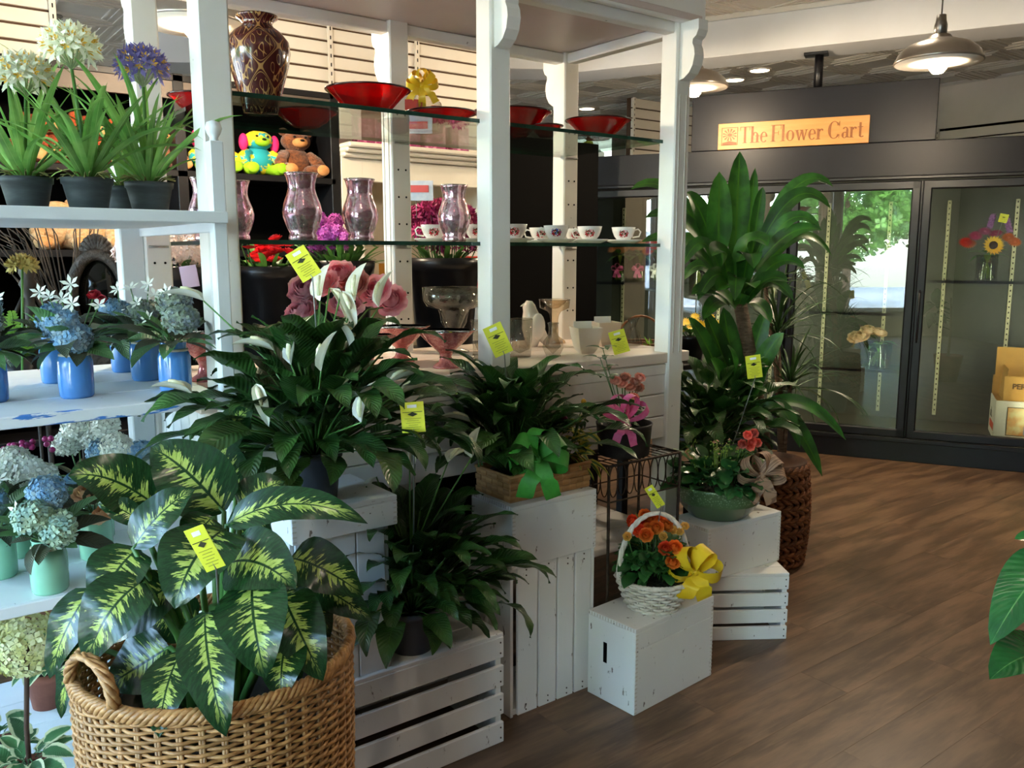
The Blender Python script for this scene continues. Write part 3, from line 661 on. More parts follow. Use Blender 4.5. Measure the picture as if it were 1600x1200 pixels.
# ------------------------------------------------------------------ mercury glass hurricanes
def mercury(name, c1, c2, c3):
    m, N, b = newmat(name); tc = N.n('TexCoord'); n1 = N.noise(tc.outputs['Object'], 90, 4, .7); n2 = N.noise(tc.outputs['Object'], 190, 3, .6)
    c = N.mix(N.ramp(n1, .42, .56), lin(c1), lin(c2)); c = N.mix(N.ramp(n2, .63, .68), c, lin(c3)); N.l(c, b.inputs['Base Color'])
    b.inputs['Metallic'].default_value = .85; b.inputs['Roughness'].default_value = .16; bp = N.n('Bump', i_Strength=.5, i_Distance=.004); N.l(N.noise(tc.outputs['Object'], 34, 2), bp.inputs['Height']); N.l(bp.outputs[0], b.inputs['Normal']); return m
m_merc = mercury('mercury_glass_pink', '#f8dbe4', '#e9b3c5', '#b57d90')
for xp, Y, lb, sc in ((474, 2.50, 'pink mercury glass hurricane below the plush bear', 1.08), (564, 2.50, 'pink mercury glass hurricane against the back middle post', 1.04), (710, 2.44, 'pink mercury glass hurricane before the teacups, by the middle front post', 1.0), (326, 2.62, 'pink mercury glass hurricane showing left of the wide white post', .98), (371, 2.66, 'pink mercury glass hurricane almost hidden behind the wide white post', .98)):
    t = T('hurricane_vase', lb, 'vase', on(xp, Y, ZG1), 0, 'pink mercury glass hurricanes'); t.scale = (sc,)*3
    add('body', MB().lathe([(0, 0), (.037, 0), (.040, .006), (.040, .016), (.036, .022), (.044, .038), (.054, .068), (.0555, .085), (.051, .105), (.042, .128), (.0375, .145), (.038, .16), (.043, .18), (.047, .188), (.045, .188), (.035, .15), (.05, .085), (.03, .03), (0, .025)], 36), m_merc, t)
    add('rim', MB().tube([(.046*cos(a*pi/18), .046*sin(a*pi/18), .188) for a in range(36)], .0016, 5, True), M('silver_rim', '#e8e0e0', rough=.1, metal=1), t)
# ------------------------------------------------------------------ teacups
def china(name, blue):
    m, N, b = newmat(name); tc = N.n('TexCoord'); sp = N.n('SeparateXYZ'); N.l(tc.outputs['Object'], sp.inputs[0])
    dx = N.math('DIVIDE', sp.outputs[0], .027); dz = N.math('DIVIDE', N.math('SUBTRACT', sp.outputs[2], .031), .019)
    rr = N.math('ADD', N.math('MULTIPLY', dx, dx), N.math('MULTIPLY', dz, dz)); v = N.n('TexVoronoi', i_Scale=230); N.l(tc.outputs['Object'], v.inputs['Vector'])
    front = N.math('LESS_THAN', sp.outputs[1], 0); mask = N.math('MULTIPLY', N.math('MULTIPLY', N.ramp(N.math('ADD', rr, N.math('MULTIPLY', v.outputs['Distance'], .9)), 1.05, .95), front), 1)
    sc = N.n('SeparateColor'); N.l(v.outputs['Color'], sc.inputs[0])
    c = N.mix(N.ramp(sc.outputs[0], .35, .4), lin('#38512f'), lin('#b3222f')); c = N.mix(N.ramp(sc.outputs[1], .7, .74), c, lin('#4a5bb8' if blue else '#dc8a92')); c = N.mix(N.ramp(sc.outputs[2], .8, .84), c, lin('#f1ece6'))
    c = N.mix(mask, lin('#f3efe9'), c); N.l(c, b.inputs['Base Color']); b.inputs['Roughness'].default_value = .12; return m
m_chA, m_chB = china('china_red_rose', False), china('china_mixed_flowers', True); m_chw = M('china_white', '#f3efe9', rough=.14)
cups = ((678, 2.62, 'white rose teacup with its handle to the left, half behind the hurricane', 0), (746, 2.5, 'white rose teacup between the hurricane and the middle post', 0), (803, 2.40, 'white rose teacup just right of the middle front post', 0), (845, 2.66, 'white teacup at the back, left of the blue flowered cup', 0), (869, 2.42, 'white teacup with blue and red flowers', 1), (899, 2.68, 'white teacup at the back beside the back right post', 0), (921, 2.42, 'rose teacup second from the right end of the glass shelf', 0), (974, 2.42, 'rose teacup at the right end of the glass shelf', 0))
cup = MB().lathe([(0, .006), (.022, .006), (.023, 0), (.026, 0), (.025, .008), (.036, .022), (.043, .04), (.047, .057), (.0455, .057), (.041, .04), (.033, .022), (.02, .012), (0, .012)], 32)
for i, (xp, Y, lb, k) in enumerate(cups):
    P = on(xp, Y, ZG1); rz = -math.atan2(P.x, P.y)
    s2 = T('saucer', 'white saucer under the '+lb.replace('white ', '', 1).split(',')[0], 'saucer', P, 0, 'white saucers'); add('dish', MB().lathe([(0, .003), (.03, .003), (.031, 0), (.04, .001), (.06, .008), (.072, .014), (.071, .016), (.05, .008), (.03, .006), (0, .006)], 32), m_chw, s2)
    t = T('teacup', lb, 'cup', P+Vector((0, 0, .0065)), rz, 'flowered teacups'); add('cup_body', cup, (m_chA, m_chB)[k], t)
    sd = -1 if i in (0, 3) else (1 if i % 2 else -1); add('handle', MB().tube([(sd*.041, .012, .046), (sd*.056, .016, .05), (sd*.066, .018, .04), (sd*.06, .016, .022), (sd*.035, .01, .018)], .0032, 6), m_chw, t)
# ------------------------------------------------------------------ glass on the counter
m_pinkg = mercury('pink_pressed_glass', '#d98f8a', '#c06f70', '#f3cfcb'); MATS['pink_pressed_glass'].node_tree.nodes['Principled BSDF'].inputs['Metallic'].default_value = .35
m_silv = M('silver_lining', '#d9d3d4', '#a9a0a4', .12, 1, scale=18)
def compote(P, label, r, h):
    t = T('pink_compote', label, 'bowl', P, rnd(0, 3), 'pink silvered glass compotes'); sc = lambda a, q: 1+.24*q*q*abs(sin(4*a))
    add('foot', MB().lathe([(0, 0), (r*.55, 0), (r*.52, .008), (r*.3, .02), (r*.22, h*.3), (r*.3, h*.42)], 28, wob=lambda a, q: 1+.05*sin(14*a)), m_pinkg, t)
    zz = lambda q: h*(.4+.6*q)
    add('bowl', MB().lathe([(r*.28, zz(0)), (r*.5, zz(.22)), (r*.78, zz(.55)), (r*.98, zz(.9)), (r*1.02, zz(1))], 42, wob=sc), m_pinkg, t)
    add('silver_lining', MB().lathe([(r*1.015, zz(1)), (r*.95, zz(.94)), (r*.74, zz(.6)), (r*.44, zz(.3)), (.001, zz(.16))], 42, wob=lambda a, q: sc(a, 1-q)), m_silv, t)
compote(on(697, 2.39, ZK), 'scalloped pink glass compote with silver lining at the counter front', .082, .125)
compote(on(628, 2.62, ZK), 'scalloped pink compote half behind the big peace lily, left of the clear goblet', .082, .125)
compote(on(575, 2.44, ZK), 'pink silvered compote mostly hidden by peace lily leaves', .075, .12)
compote(on(322, 2.58, ZK), 'pink silvered compote seen between the blue jars and the wide post', .08, .15)
t = T('glass_goblet', 'large clear margarita shaped glass goblet before the black bucket', 'goblet', on(710, 2.76, ZK))
add('foot', MB().lathe([(0, 0), (.06, 0), (.058, .005), (.014, .016), (.011, .04), (.02, .06)], 32), m_clear, t)
add('bowl', MB().lathe([(.004, .06), (.022, .07), (.05, .115), (.056, .15), (.062, .165), (.105, .178), (.118, .2), (.121, .25), (.1185, .25), (.114, .2), (.1, .183), (.06, .172), (.05, .15), (.02, .085), (0, .08)], 44), m_clear, t)
def crystal(P, label, prof, n=24, wob=None, mat=None, name='crystal_vase', cat='vase'):
    t = T(name, label, cat, P); add('body', MB().lathe(prof, n, wob=wob), mat or m_clear, t)
    r, z = max(prof, key=lambda q: q[1]); add('rim', MB().tube([(r*cos(a*pi/12), r*sin(a*pi/12), z) for a in range(24)], .0016, 5, True), m_clear, t); return t
cut = lambda a, q: 1+.05*abs(sin(6*a+q*8))
crystal(on(748, 2.52, ZK), 'slim cut crystal vase left of the middle post', [(0, 0), (.024, 0), (.02, .03), (.021, .09), (.03, .14), (.027, .14), (.016, .06), (0, .02)], 16, cut)
crystal(on(812, 2.48, ZK), 'cut crystal tumbler vase right of the middle post', [(0, 0), (.04, 0), (.042, .03), (.047, .14), (.044, .14), (.036, .03), (0, .012)], 24, cut)
m_amb = paneglass('amber_tinted_glass', '#eee2d0', 1.6, .05, 1.4)
crystal(on(866, 2.78, ZK), 'tall beaded amber glass pedestal holder before the back right post', [(0, 0), (.05, 0), (.046, .01), (.018, .03), (.016, .1), (.02, .12), (.03, .135), (.062, .15), (.066, .185), (.062, .185), (.02, .15), (0, .145)], 32, lambda a, q: 1+.04*sin(16*a), m_amb, 'candle_holder', 'holder')
crystal(on(864, 2.40, ZK), 'small clear round bud vase at the counter edge', [(0, 0), (.022, 0), (.026, .006), (.039, .035), (.036, .06), (.018, .082), (.015, .1), (.02, .125), (.018, .125), (.012, .095), (.03, .04), (0, .01)], 28, None, None, 'bud_vase')
crystal(on(988, 2.52, ZK), 'clear waisted glass carafe by the right post', [(0, 0), (.036, 0), (.04, .012), (.03, .05), (.018, .075), (.016, .085), (.026, .112), (.024, .112), (.013, .08), (.03, .02), (0, .01)], 28, None, None, 'carafe', 'carafe')
m_creamg = M('frosted_cream_glass', '#e9d8c6', '#e2cfbb', .3, spec=.6, trans=.25)
for xp, Y, lb in ((915, 2.42, 'square cream glass bowl with a card, front one of two'), (946, 2.56, 'square cream glass bowl with a card, back one of two')):
    t = T('square_bowl', lb, 'bowl', on(xp, Y, ZK), -YAW+.3, 'square cream bowls')
    add('bowl', MB().lathe([(0, 0), (.034, 0), (.05, .02), (.062, .06), (.07, .1), (.066, .1), (.056, .06), (.03, .012), (0, .01)], 4), m_creamg, t, rot=(0, 0, pi/4), smooth=False)
    add('card', MB().box((0, .035, .085), (.075, .002, .07), b=.0005), m_paper, t, smooth=False)
m_wc = M('white_ceramic', '#ece3da', rough=.2, coat=.3)
t = T('ceramic_bird', 'white ceramic dove figurine standing behind the crystal vase', 'figurine', on(832, 2.72, ZK), -.4)
mb = MB().tube([(0, 0, .0), (0, 0, .03), (.0, 0, .075), (-.004, 0, .115), (-.012, 0, .15), (-.016, 0, .17), (-.014, 0, .188)], [.02, .032, .044, .04, .028, .026, .012], 14); mb.tube([(-.035, 0, .172), (-.052, 0, .166)], [.007, .001], 8); mb.tube([(.02, 0, .07), (.05, 0, .03), (.062, 0, .005)], [.03, .02, .008], 10); add('body', mb, m_wc, t)
for s in (-1, 1): add('wing', MB().ball((.014, s*.036, .085), (.03, .012, .055), 12, 8), m_wc, t)
# peonies in a low vase behind the big peace lily
m_peo = petalmat('peony_pink', '#ea9bb0', '#f6c3cf'); m_peo2 = petalmat('peony_coral', '#e08c84', '#efb0a6')
P = on(540, 2.62, ZK); t = T('peony_bouquet', 'pink peony bouquet in a glass vase behind the big peace lily', 'bouquet', P)
add('glass_vase', MB().lathe([(0, 0), (.045, 0), (.05, .03), (.04, .1), (.045, .14), (.043, .14), (.03, .03), (0, .01)], 24), m_clear, t)
me_p = rose(.045, 6).mesh('bloom'); me_p.materials.append(m_peo); me_p2 = rose(.042, 6).mesh('bloom'); me_p2.materials.append(m_peo2)
for xp, yp, Y, k in ((478, 452, 2.58, 0), (503, 445, 2.62, 0), (555, 445, 2.60, 1), (588, 455, 2.58, 0), (470, 490, 2.56, 0), (530, 430, 2.66, 0), (540, 480, 2.52, 0), (610, 470, 2.66, 0)):
    q = aty(xp, yp, Y)-P; b = add('bloom', (me_p, me_p2)[k], None, t, q, (rnd(.6, 1.2), 0, -YAW+rnd(-.6, .6)))
    add('stem', MB().tube([(0, 0, .1), q*.5+Vector((0, 0, .08)), q-Vector((0, 0, .02))], .003, 5), m_stem, t)
# ------------------------------------------------------------------ buckets of flowers behind the cart
bn = T('flower_bench', 'dark bench behind the cart carrying black flower buckets', 'bench', (0, 0, 0))
add('bench_top', MB().box((1.55, 3.42, .985), (2.9, .46, .03), b=.004), m_black, bn, smooth=False)
for x in (.15, 1.5, 2.95):
    for y in (3.22, 3.62): add('leg', MB().box((x, y, .485), (.05, .05, .97), b=.003), m_black, bn, smooth=False)
m_bkt = M('bucket_black', '#121113', '#181719', .32); m_gl1 = leafmat('cut_foliage', '#3d6b2a', '#57863a', rough=.45)
lf_small = leaf(.07, .026, 5, 1.0, .2, .02, .0016).mesh('leaf'); lf_small.materials.append(m_gl1)
lf_long = leaf(.16, .018, 7, .9, .2, .02, .002).mesh('leaf'); lf_long.materials.append(m_gl1)
def bucket(xp, Y, label, r, h, blooms, foliage=14):
    P = on(xp, Y, 1.0); t = T('flower_bucket', label, 'bucket', P, 0, 'black flower buckets')
    add('bucket', MB().lathe([(0, 0), (r*.74, 0), (r*.76, .01), (r*.95, h*.86), (r*1.0, h*.87), (r*1.04, h*.93), (r*1.06, h), (r*.98, h), (r*.9, h*.8), (0, h*.78)], 36), m_bkt, t)
    for i in range(foliage):
        a = i*2.4; add('leaf', lf_long if i % 2 else lf_small, None, t, M=TR((cos(a)*r*.5, sin(a)*r*.5, h*.92), a, rnd(.5, 1.3), 0, rnd(.9, 1.5)))
    for (dx, dy, dz, me) in blooms:
        q = Vector((dx, dy, h+dz)); add('stem', MB().tube([(dx*.4, dy*.4, h*.7), q-Vector((0, 0, .01))], .0028, 5), m_stem, t); add('bloom', me, None, t, q, (rnd(-.3, .5), rnd(-.4, .4), rnd(0, 6)))
    return t
def bm(mb, mat, n='bloom'): me = mb.mesh(n); me.materials.append(mat); return me
b_mag = bm(cluster(60, .034, .014), M('statice_magenta', '#a8319a', '#c45fb6', .6, scale=60)); b_mum = bm(cluster(70, .05, .032, 4, .35, .5, True, .6), M('mum_crimson', '#8f1646', '#b5286a', .55, scale=40)); b_mum2 = bm(cluster(70, .05, .032, 4, .35, .5, True, .6), M('mum_magenta', '#a8256b', '#c4458e', .55, scale=40))
b_carn = bm(rose(.024, 5), petalmat('carnation_red', '#c4161f', '#e03036')); b_wh = bm(cluster(60, .05, .016), M('blush_blossom', '#e9cfc4', '#f0e2da', .6, scale=50))
bucket(695, 3.38, 'big black bucket of crimson and magenta flowers right of the back post', .17, .43, [(rnd(-.17, .17), rnd(-.12, .14), rnd(.04, .22), random.choice((b_mum, b_mum, b_mum2))) for i in range(22)], 26)
bucket(540, 3.36, 'black bucket of green foliage and magenta statice beside the back middle post', .13, .42, [(rnd(-.1, .06), rnd(-.06, .1), rnd(.05, .17), b_mag) for i in range(9)]+[(rnd(-.05, .1), rnd(-.1, .1), .08, b_mag) for i in range(3)], 46)
bucket(425, 3.36, 'black bucket of red carnations right of the wide white post', .13, .40, [(rnd(-.12, .1), rnd(-.1, .1), rnd(.02, .11), b_carn) for i in range(13)], 22)
bucket(285, 3.36, 'dark bucket of blush blossom behind the blue jars', .12, .40, [(rnd(-.12, .12), rnd(-.1, .1), rnd(.0, .12), b_wh) for i in range(11)], 10)
P = on(655, 3.24, 1.0); t = T('card_pick', 'white and blue printed card standing among the magenta flowers', 'card', aty(650, 298, 3.26), -YAW); add('card', MB().box((0, 0, 0), (.15, .004, .085), b=.001), M('card_blue_white', '#dfe6ee', '#b9c9dc', .4, scale=9), t, smooth=False)
add('red_print', MB().box((.01, -.003, .008), (.09, .002, .03)), M('card_red', '#d05a5a', rough=.5), t, smooth=False); add('pick', MB().tube([(0, .003, -.04), (0, .003, -.12)], .002, 5), m_wire, t)
# plant table right behind the cart: basket with arched handle, yellow flowers, green succulent
tb = T('plant_table', 'dark low table behind the right end of the cart', 'table', (3.35, 3.25, 0))
add('table_top', MB().box((0, 0, .865), (.9, .6, .03), b=.004), m_black, tb, smooth=False)
for sx in (-1, 1):
    for sy in (-1, 1): add('leg', MB().box((sx*.4, sy*.26, .425), (.04, .04, .85)), m_black, tb, smooth=False)
m_wick = M('brown_wicker', '#9a6135', '#6f4122', .5, scale=40, stretch=(1, 1, 6)); P = on(1000, 3.12, .88)
t = T('handled_basket', 'brown wicker basket with arched handle behind the carafe', 'basket', P, -YAW)
for k in range(9): add('weaver', MB().tube([((.1+.004*k+.004*cos(12*a*pi/36+pi*k))*cos(a*pi/36), (.1+.004*k+.004*cos(12*a*pi/36+pi*k))*sin(a*pi/36), .008+k*.013) for a in range(72)], .0065, 5, True), m_wick, t)
add('base', MB().lathe([(0, 0), (.1, 0), (.1, .006), (0, .006)], 24), m_wick, t)
for q in (-.006, .006): add('handle', MB().tube([(.13*cos(a*pi/14), q+.004*sin(a*2), .09+.16*sin(a*pi/14)) for a in range(15)], .006, 6), m_wick, t)
P = on(1080, 3.10, .88); t = T('yellow_daisy_pot', 'pot of yellow daisies glimpsed behind the right post', 'plant', P)
add('pot', MB().lathe([(0, 0), (.055, 0), (.075, .11), (.08, .13), (.07, .13), (0, .11)], 24), m_bkt, t)
md = MB(); star(md, (0, 0, 0), (0, 0, 1), .03, 12, .3, .15); me_d = bm(md, M('daisy_yellow', '#e8bd13', '#f4d22e', .5)); me_eye = bm(MB().ball((0, 0, .006), (.01, .01, .006), 8, 5), M('daisy_eye', '#6b4a12', rough=.7))
for i in range(14):
    q = Vector((rnd(-.1, .1), rnd(-.1, .08), rnd(.16, .24))); add('flower', me_d, None, t, q, (rnd(.2, 1.1), rnd(-.4, .4), -YAW)); add('stem', MB().tube([(q.x*.3, q.y*.3, .11), q], .002, 4), m_stem, t)
for i in range(18): a = i*2.4; add('leaf', lf_small, None, t, M=TR((0, 0, .12), a, rnd(.2, 1.2), 0, rnd(1, 1.5)))
P = on(1018, 3.0, .88); t = T('succulent_pot', 'small bright green succulent beside the basket handle', 'plant', P); add('pot', MB().lathe([(0, 0), (.035, 0), (.045, .06), (.04, .06), (0, .05)], 20), M('terracotta_small', '#a0583a', '#8c4a30', .8), t)
me_s = leaf(.1, .024, 6, .3, .5).mesh('leaf'); me_s.materials.append(leafmat('succulent_green', '#86b82e', '#6aa026', transl=.35))
for i in range(14): add('leaf', me_s, None, t, M=TR((0, 0, .05), i*2.4, rnd(.7, 1.4), 0, rnd(.8, 1.3)))
# ================================================================== LEFT SHELF UNIT
UL, UR, UF, UB = -.95, .72, 2.12, 2.95
ZU, ZM, ZL, ZD = 1.55, 1.098, .67, .12
su = T('shelf_unit', 'pale blue white wooden shelf unit with ball finials at the left', 'shelving', (0, 0, 0))
m_bluew = worn('blue_scraped_edge', '#dfe5e8', '#3b78c4', .9, (.9, 1, 7), 6, .5, '#e6ebee')
for x, y in ((.705, UF+.02), (UL+.015, UF+.02)):
    p = add('front_post', MB().box((x, y, .86), (.034, .034, 1.72), b=.003), m_shelfw, su, smooth=False); add('finial', MB().lathe([(0, 1.715), (.012, 1.718), (.01, 1.728), (.016, 1.738), (.02, 1.75), (.016, 1.764), (0, 1.77)], 16, (x, y, 0)), m_shelfw, p)
for x in (.675, UL+.04): add('back_post', MB().box((x, UB-.04, .86), (.07, .07, 1.72), b=.004), m_shelfw, su, smooth=False)
for z, n in ((ZU, 1), (ZM, 4), (ZL, 4), (ZD, 5)):
    w = (UB-UF)/n
    for i in range(n):
        add('shelf_board', MB().box(((UL+UR)/2-.012, UF+w*(i+.5), z-.012), (UR-UL-.03, w-.003, .024), b=.002), m_shelfw, su, smooth=False)
    add('shelf_edge', MB().box(((UL+UR)/2, UF-.006, z-.013), (UR-UL, .012, .028), b=.002), m_bluew if z == ZM else m_shelfw, su, smooth=False)
    add('side_rail', MB().box((UR-.012, (UF+UB)/2, z-.03), (.02, UB-UF-.08, .035), b=.002), m_shelfw, su, smooth=False)
# ------------------------------------------------------------------ agapanthus pots
m_pot = M('slate_pot', '#34393a', '#2a2e2f', .65, scale=14, stretch=(1, 1, 6)); m_strap = leafmat('strap_leaf', '#5f9442', '#82ad58', '#93bd6a', .08, .42, .3); m_hay = M('dry_moss', '#8a7f4c', '#5f6a34', .9, scale=50)
straps = []
for i, (L, bd) in enumerate(((.32, .4), (.38, .9), (.34, 1.5), (.40, .7), (.27, .35))): me = leaf(L, .022, 10, bd, .35, 0, prof='strap', k=1.4, seed=i).mesh('leaf'); me.materials.append(m_strap); straps.append(me)
m_agw = petalmat('agapanthus_white', '#f8f6e4', '#eef2dc'); m_agv = petalmat('agapanthus_lilac', '#a39adb', '#8078c6'); m_yst = M('stamen_yellow', '#e8b93a', rough=.6)
def agapanthus(xp, Y, label, head, hz, mat, n=16, hs=1.0, seed=0, elmin=.5):
    random.seed(40+seed); P = on(xp, Y, ZU); t = T('agapanthus_pot', label, 'plant', P, 0, 'potted strap leaved flowers')
    pot = add('pot', MB().lathe([(0, 0), (.042, 0), (.05, .04), (.056, .068), (.0595, .07), (.0605, .084), (.056, .084), (.05, .07), (0, .068)], 32), m_pot, t)
    add('moss', MB().ball((0, 0, .072), (.05, .05, .016), 14, 6), m_hay, t)
    mb = MB()
    for i in range(24): a = rnd(0, 6.3); mb.tube([(cos(a)*.02, sin(a)*.02, .08), (cos(a)*.045, sin(a)*.045, .095), (cos(a)*.07, sin(a)*.07, .09+rnd(-.01, .015))], .0012, 4)
    add('dry_blades', mb, m_hay, t, kind='stuff')
    for i in range(n): a = i*2.39996+seed; add('leaf', straps[i % 5], None, t, M=TR((cos(a)*.008, sin(a)*.008, .075), a, rnd(elmin, 1.42), rnd(-.5, .5), rnd(.75, 1.05)))
    if head:
        q = aty(head[0], head[1], Y+hz)-P; st = add('flower_stem', MB().tube([(0, 0, .07), (q.x*.3, q.y*.3, q.z*.5), (q.x, q.y, q.z-.045)], [.005, .0045, .004], 6), m_stem, t)
        mb = MB(); my = MB(); mstem = MB()
        for i in range(34):
            z = 1-1.45*(i+.5)/34; a = i*2.39996; r = math.sqrt(1-z*z); d = Vector((r*cos(a), r*sin(a), z*.75+.12)); c = q+d*.055*hs
            star(mb, c, d, .036*hs, 6, .36, .45, a); star(my, c+d*.004, d, .012*hs, 5, .5, 1.2, a); mstem.tube([q-Vector((0, 0, .045)), c], .0013, 4)
        add('flower_head', mb, mat, t, kind='stuff'); add('stamens', my, m_yst, t, kind='stuff'); add('pedicels', mstem, M('pedicel', '#b9c69a', rough=.6), t, kind='stuff')
agapanthus(45, 2.42, 'potted white agapanthus at the left end of the top shelf', (38, 122), .0, m_agw, 26, .92, 1)
agapanthus(140, 2.36, 'tallest potted white agapanthus in the middle of the top shelf', (110, 78), .0, m_agw, 28, .95, 2)
agapanthus(236, 2.40, 'potted lilac agapanthus nearest the finial post', (222, 108), .0, m_agv, 26, .9, 3)
agapanthus(197, 2.60, 'flowerless strap leaved pot behind the lilac agapanthus', None, 0, m_agv, 20, 1, 4)
random.seed(5)
# ------------------------------------------------------------------ painted jars with silk flowers
m_jarb = M('jar_blue', '#4f86c4', '#477cba', .18, coat=.4, scale=4); m_jarg = M('jar_mint', '#8fc7a8', '#85bd9d', .22, coat=.3, scale=4); m_band = M('jar_band', '#b9b29c', rough=.5)
m_hb = M('hydrangea_blue', '#6e9cc0', '#9fb6bd', .6, scale=35); m_hg = M('hydrangea_sage', '#8f9d84', '#77848c', .6, scale=35); m_hm = M('hydrangea_mint', '#8fb0a4', '#a9bd9b', .6, scale=35); m_wf = M('silk_white', '#f1f1e6', '#e2e8dc', .6)
m_silk = leafmat('silk_leaf', '#44703f', '#5d8752', '#6c9460', .05, .55, .15, .3); m_silkd = leafmat('silk_leaf_dark', '#4a4a35', '#354530', None, .05, .6, .1, .3)
sl = []
for i, (L, W, bd) in enumerate(((.075, .042, .9), (.09, .035, 1.2), (.06, .04, .6))):
    for mt in (m_silk, m_silkd): me = leaf(L, W, 6, bd, .2, .015, .0015, prof='ovate', seed=i).mesh('leaf'); me.materials.append(mt); sl.append(me)
jar_prof = [(0, 0), (.036, 0), (.0395, .006), (.0405, .03), (.0405, .088), (.037, .1), (.031, .106), (.031, .11), (.032, .124), (.0335, .126), (.030, .127), (.028, .106), (.034, .09), (0, .08)]
me_jb = bm(MB().lathe(jar_prof, 32), m_jarb, 'jar'); me_jg = bm(MB().lathe(jar_prof, 32), m_jarg, 'jar'); me_band = bm(MB().lathe([(.0325, .103), (.0355, .104), (.0355, .109), (.0325, .11)], 32), m_band, 'band')
me_star = bm(star(MB(), (0, 0, 0), (0, 0, 1), .026, 6, .38, .3), m_wf, 'star_flower'); me_star2 = bm(star(MB(), (0, 0, 0), (0, 0, 1), .022, 5, .5, .4), m_wf, 'star_flower')
heads = {k: bm(cluster(95, .041, .0145, 4, .72, .2, True, .8), m, 'hydrangea_head') for k, m in (('b', m_hb), ('g', m_hg), ('m', m_hm), ('w', m_wf))}
for k in heads: pass
me_rose = bm(rose(.026, 6), petalmat('peach_rose', '#e9b583', '#f4d0a8'), 'rose'); me_redb = bm(rose(.012, 4), M('red_bud', '#a81f2c', rough=.5), 'red_bud'); me_bbl = bm(rose(.02, 4), m_hb, 'blue_bloom')
def jar(P, label, kind, fl, seed=0, leaves=24):
    random.seed(70+seed); t = T('flower_jar', label, 'jar', P, 0, 'blue jars of silk flowers' if kind == 'b' else 'mint jars of silk flowers')
    add('jar', me_jb if kind == 'b' else me_jg, None, t); add('band', me_band, None, t)
    for i in range(leaves): a = i*2.39996+seed; add('leaf', sl[(i*5+seed) % 6], None, t, M=TR((cos(a)*.015, sin(a)*.015, .125), a, rnd(-.1, 1.25), rnd(-.5, .5), rnd(.9, 1.65)))
    for (dx, dz, me, dy) in fl:      # offsets seen from the aisle: right, up, towards
        q = RV*dx-FH*dy+Vector((0, 0, .127+dz)); add('stem', MB().tube([(0, 0, .1), q*.6+Vector((0, 0, .04)), q], .0016, 4), m_stem, t)
        add(me.name.split('.')[0], me, None, t, M=Matrix.Translation(q) @ Matrix.Rotation(-YAW+rnd(-.5, .5), 4, 'Z') @ Matrix.Rotation(rnd(.5, 1.2), 4, 'X'))
    return t
H = heads
jar((.391, 2.313, ZM), 'blue jar in front with blue hydrangea and white stars', 'b', [(-.01, .055, H['b'], .03), (.02, .02, H['b'], .035), (-.02, .115, me_star, 0), (.02, .105, me_star, .03), (.005, .15, me_star, 0), (-.05, .12, me_star2, 0), (.07, .1, me_star2, .0), (.06, .125, me_redb, 0)], 1)
jar((.616, 2.269, ZM), 'blue jar with mauve cabbage hydrangea next to the post', 'b', [(.035, .06, H['g'], .03), (.0, .1, H['g'], -.02), (-.04, .12, me_star, .0), (-.01, .125, me_star, 0), (-.06, .06, me_star2, .0)], 2, 20)
jar((.606, 2.518, ZM), 'blue jar of pale stars behind the jar next to the post', 'b', [(0, .06, H['g'], 0), (-.02, .13, me_star, .02), (.03, .14, me_star, .02), (.0, .09, me_star2, .03)], 3)
jar((.601, 2.737, ZM), 'blue jar farthest back on the middle shelf', 'b', [(-.02, .05, H['b'], 0), (.0, .12, me_star, .02), (-.05, .09, me_redb, .02)], 4)
jar((.396, 2.616, ZM), 'blue jar half hidden behind the front blue hydrangea jar', 'b', [(0, .05, H['b'], 0), (-.03, .12, me_star, 0)], 5)
jar((.21, 2.358, ZM), 'blue jar cut off by the left edge of the picture', 'b', [(.02, .05, H['g'], .02), (.0, .1, H['b'], 0), (.05, .12, me_star2, .02)], 6, 22)
jar((.278, 2.165, ZL), 'mint jar with sage hydrangea at the front of the lower shelf', 'g', [(-.01, .06, H['m'], .03), (.04, .03, H['m'], .02), (-.05, .07, me_star, .02), (.0, .1, H['b'], -.02)], 7, 20)
jar((.194, 2.339, ZL), 'mint jar at the left picture edge on the lower shelf', 'g', [(.0, .06, H['b'], .02), (.03, .12, me_star, .02), (-.02, .1, H['m'], 0)], 8, 18)
jar((.257, 2.478, ZL), 'mint jar behind the front sage hydrangea jar', 'g', [(.0, .12, H['w'], .0), (.05, .1, H['w'], .02), (-.06, .1, H['w'], .02)], 9, 18)
jar((.413, 2.34, ZL), 'mint jar with peach roses beside the big variegated leaves', 'g', [(.0, .05, me_rose, .03), (.045, .0, me_rose, .04), (-.03, .09, me_bbl, .02), (.06, .08, H['b'], 0)], 10, 16)
jar((.45, 2.50, ZL), 'mint jar mostly hidden behind the peach rose jar', 'g', [(.03, .11, H['b'], .0), (.06, .13, H['w'], 0)], 11, 14)
random.seed(6)
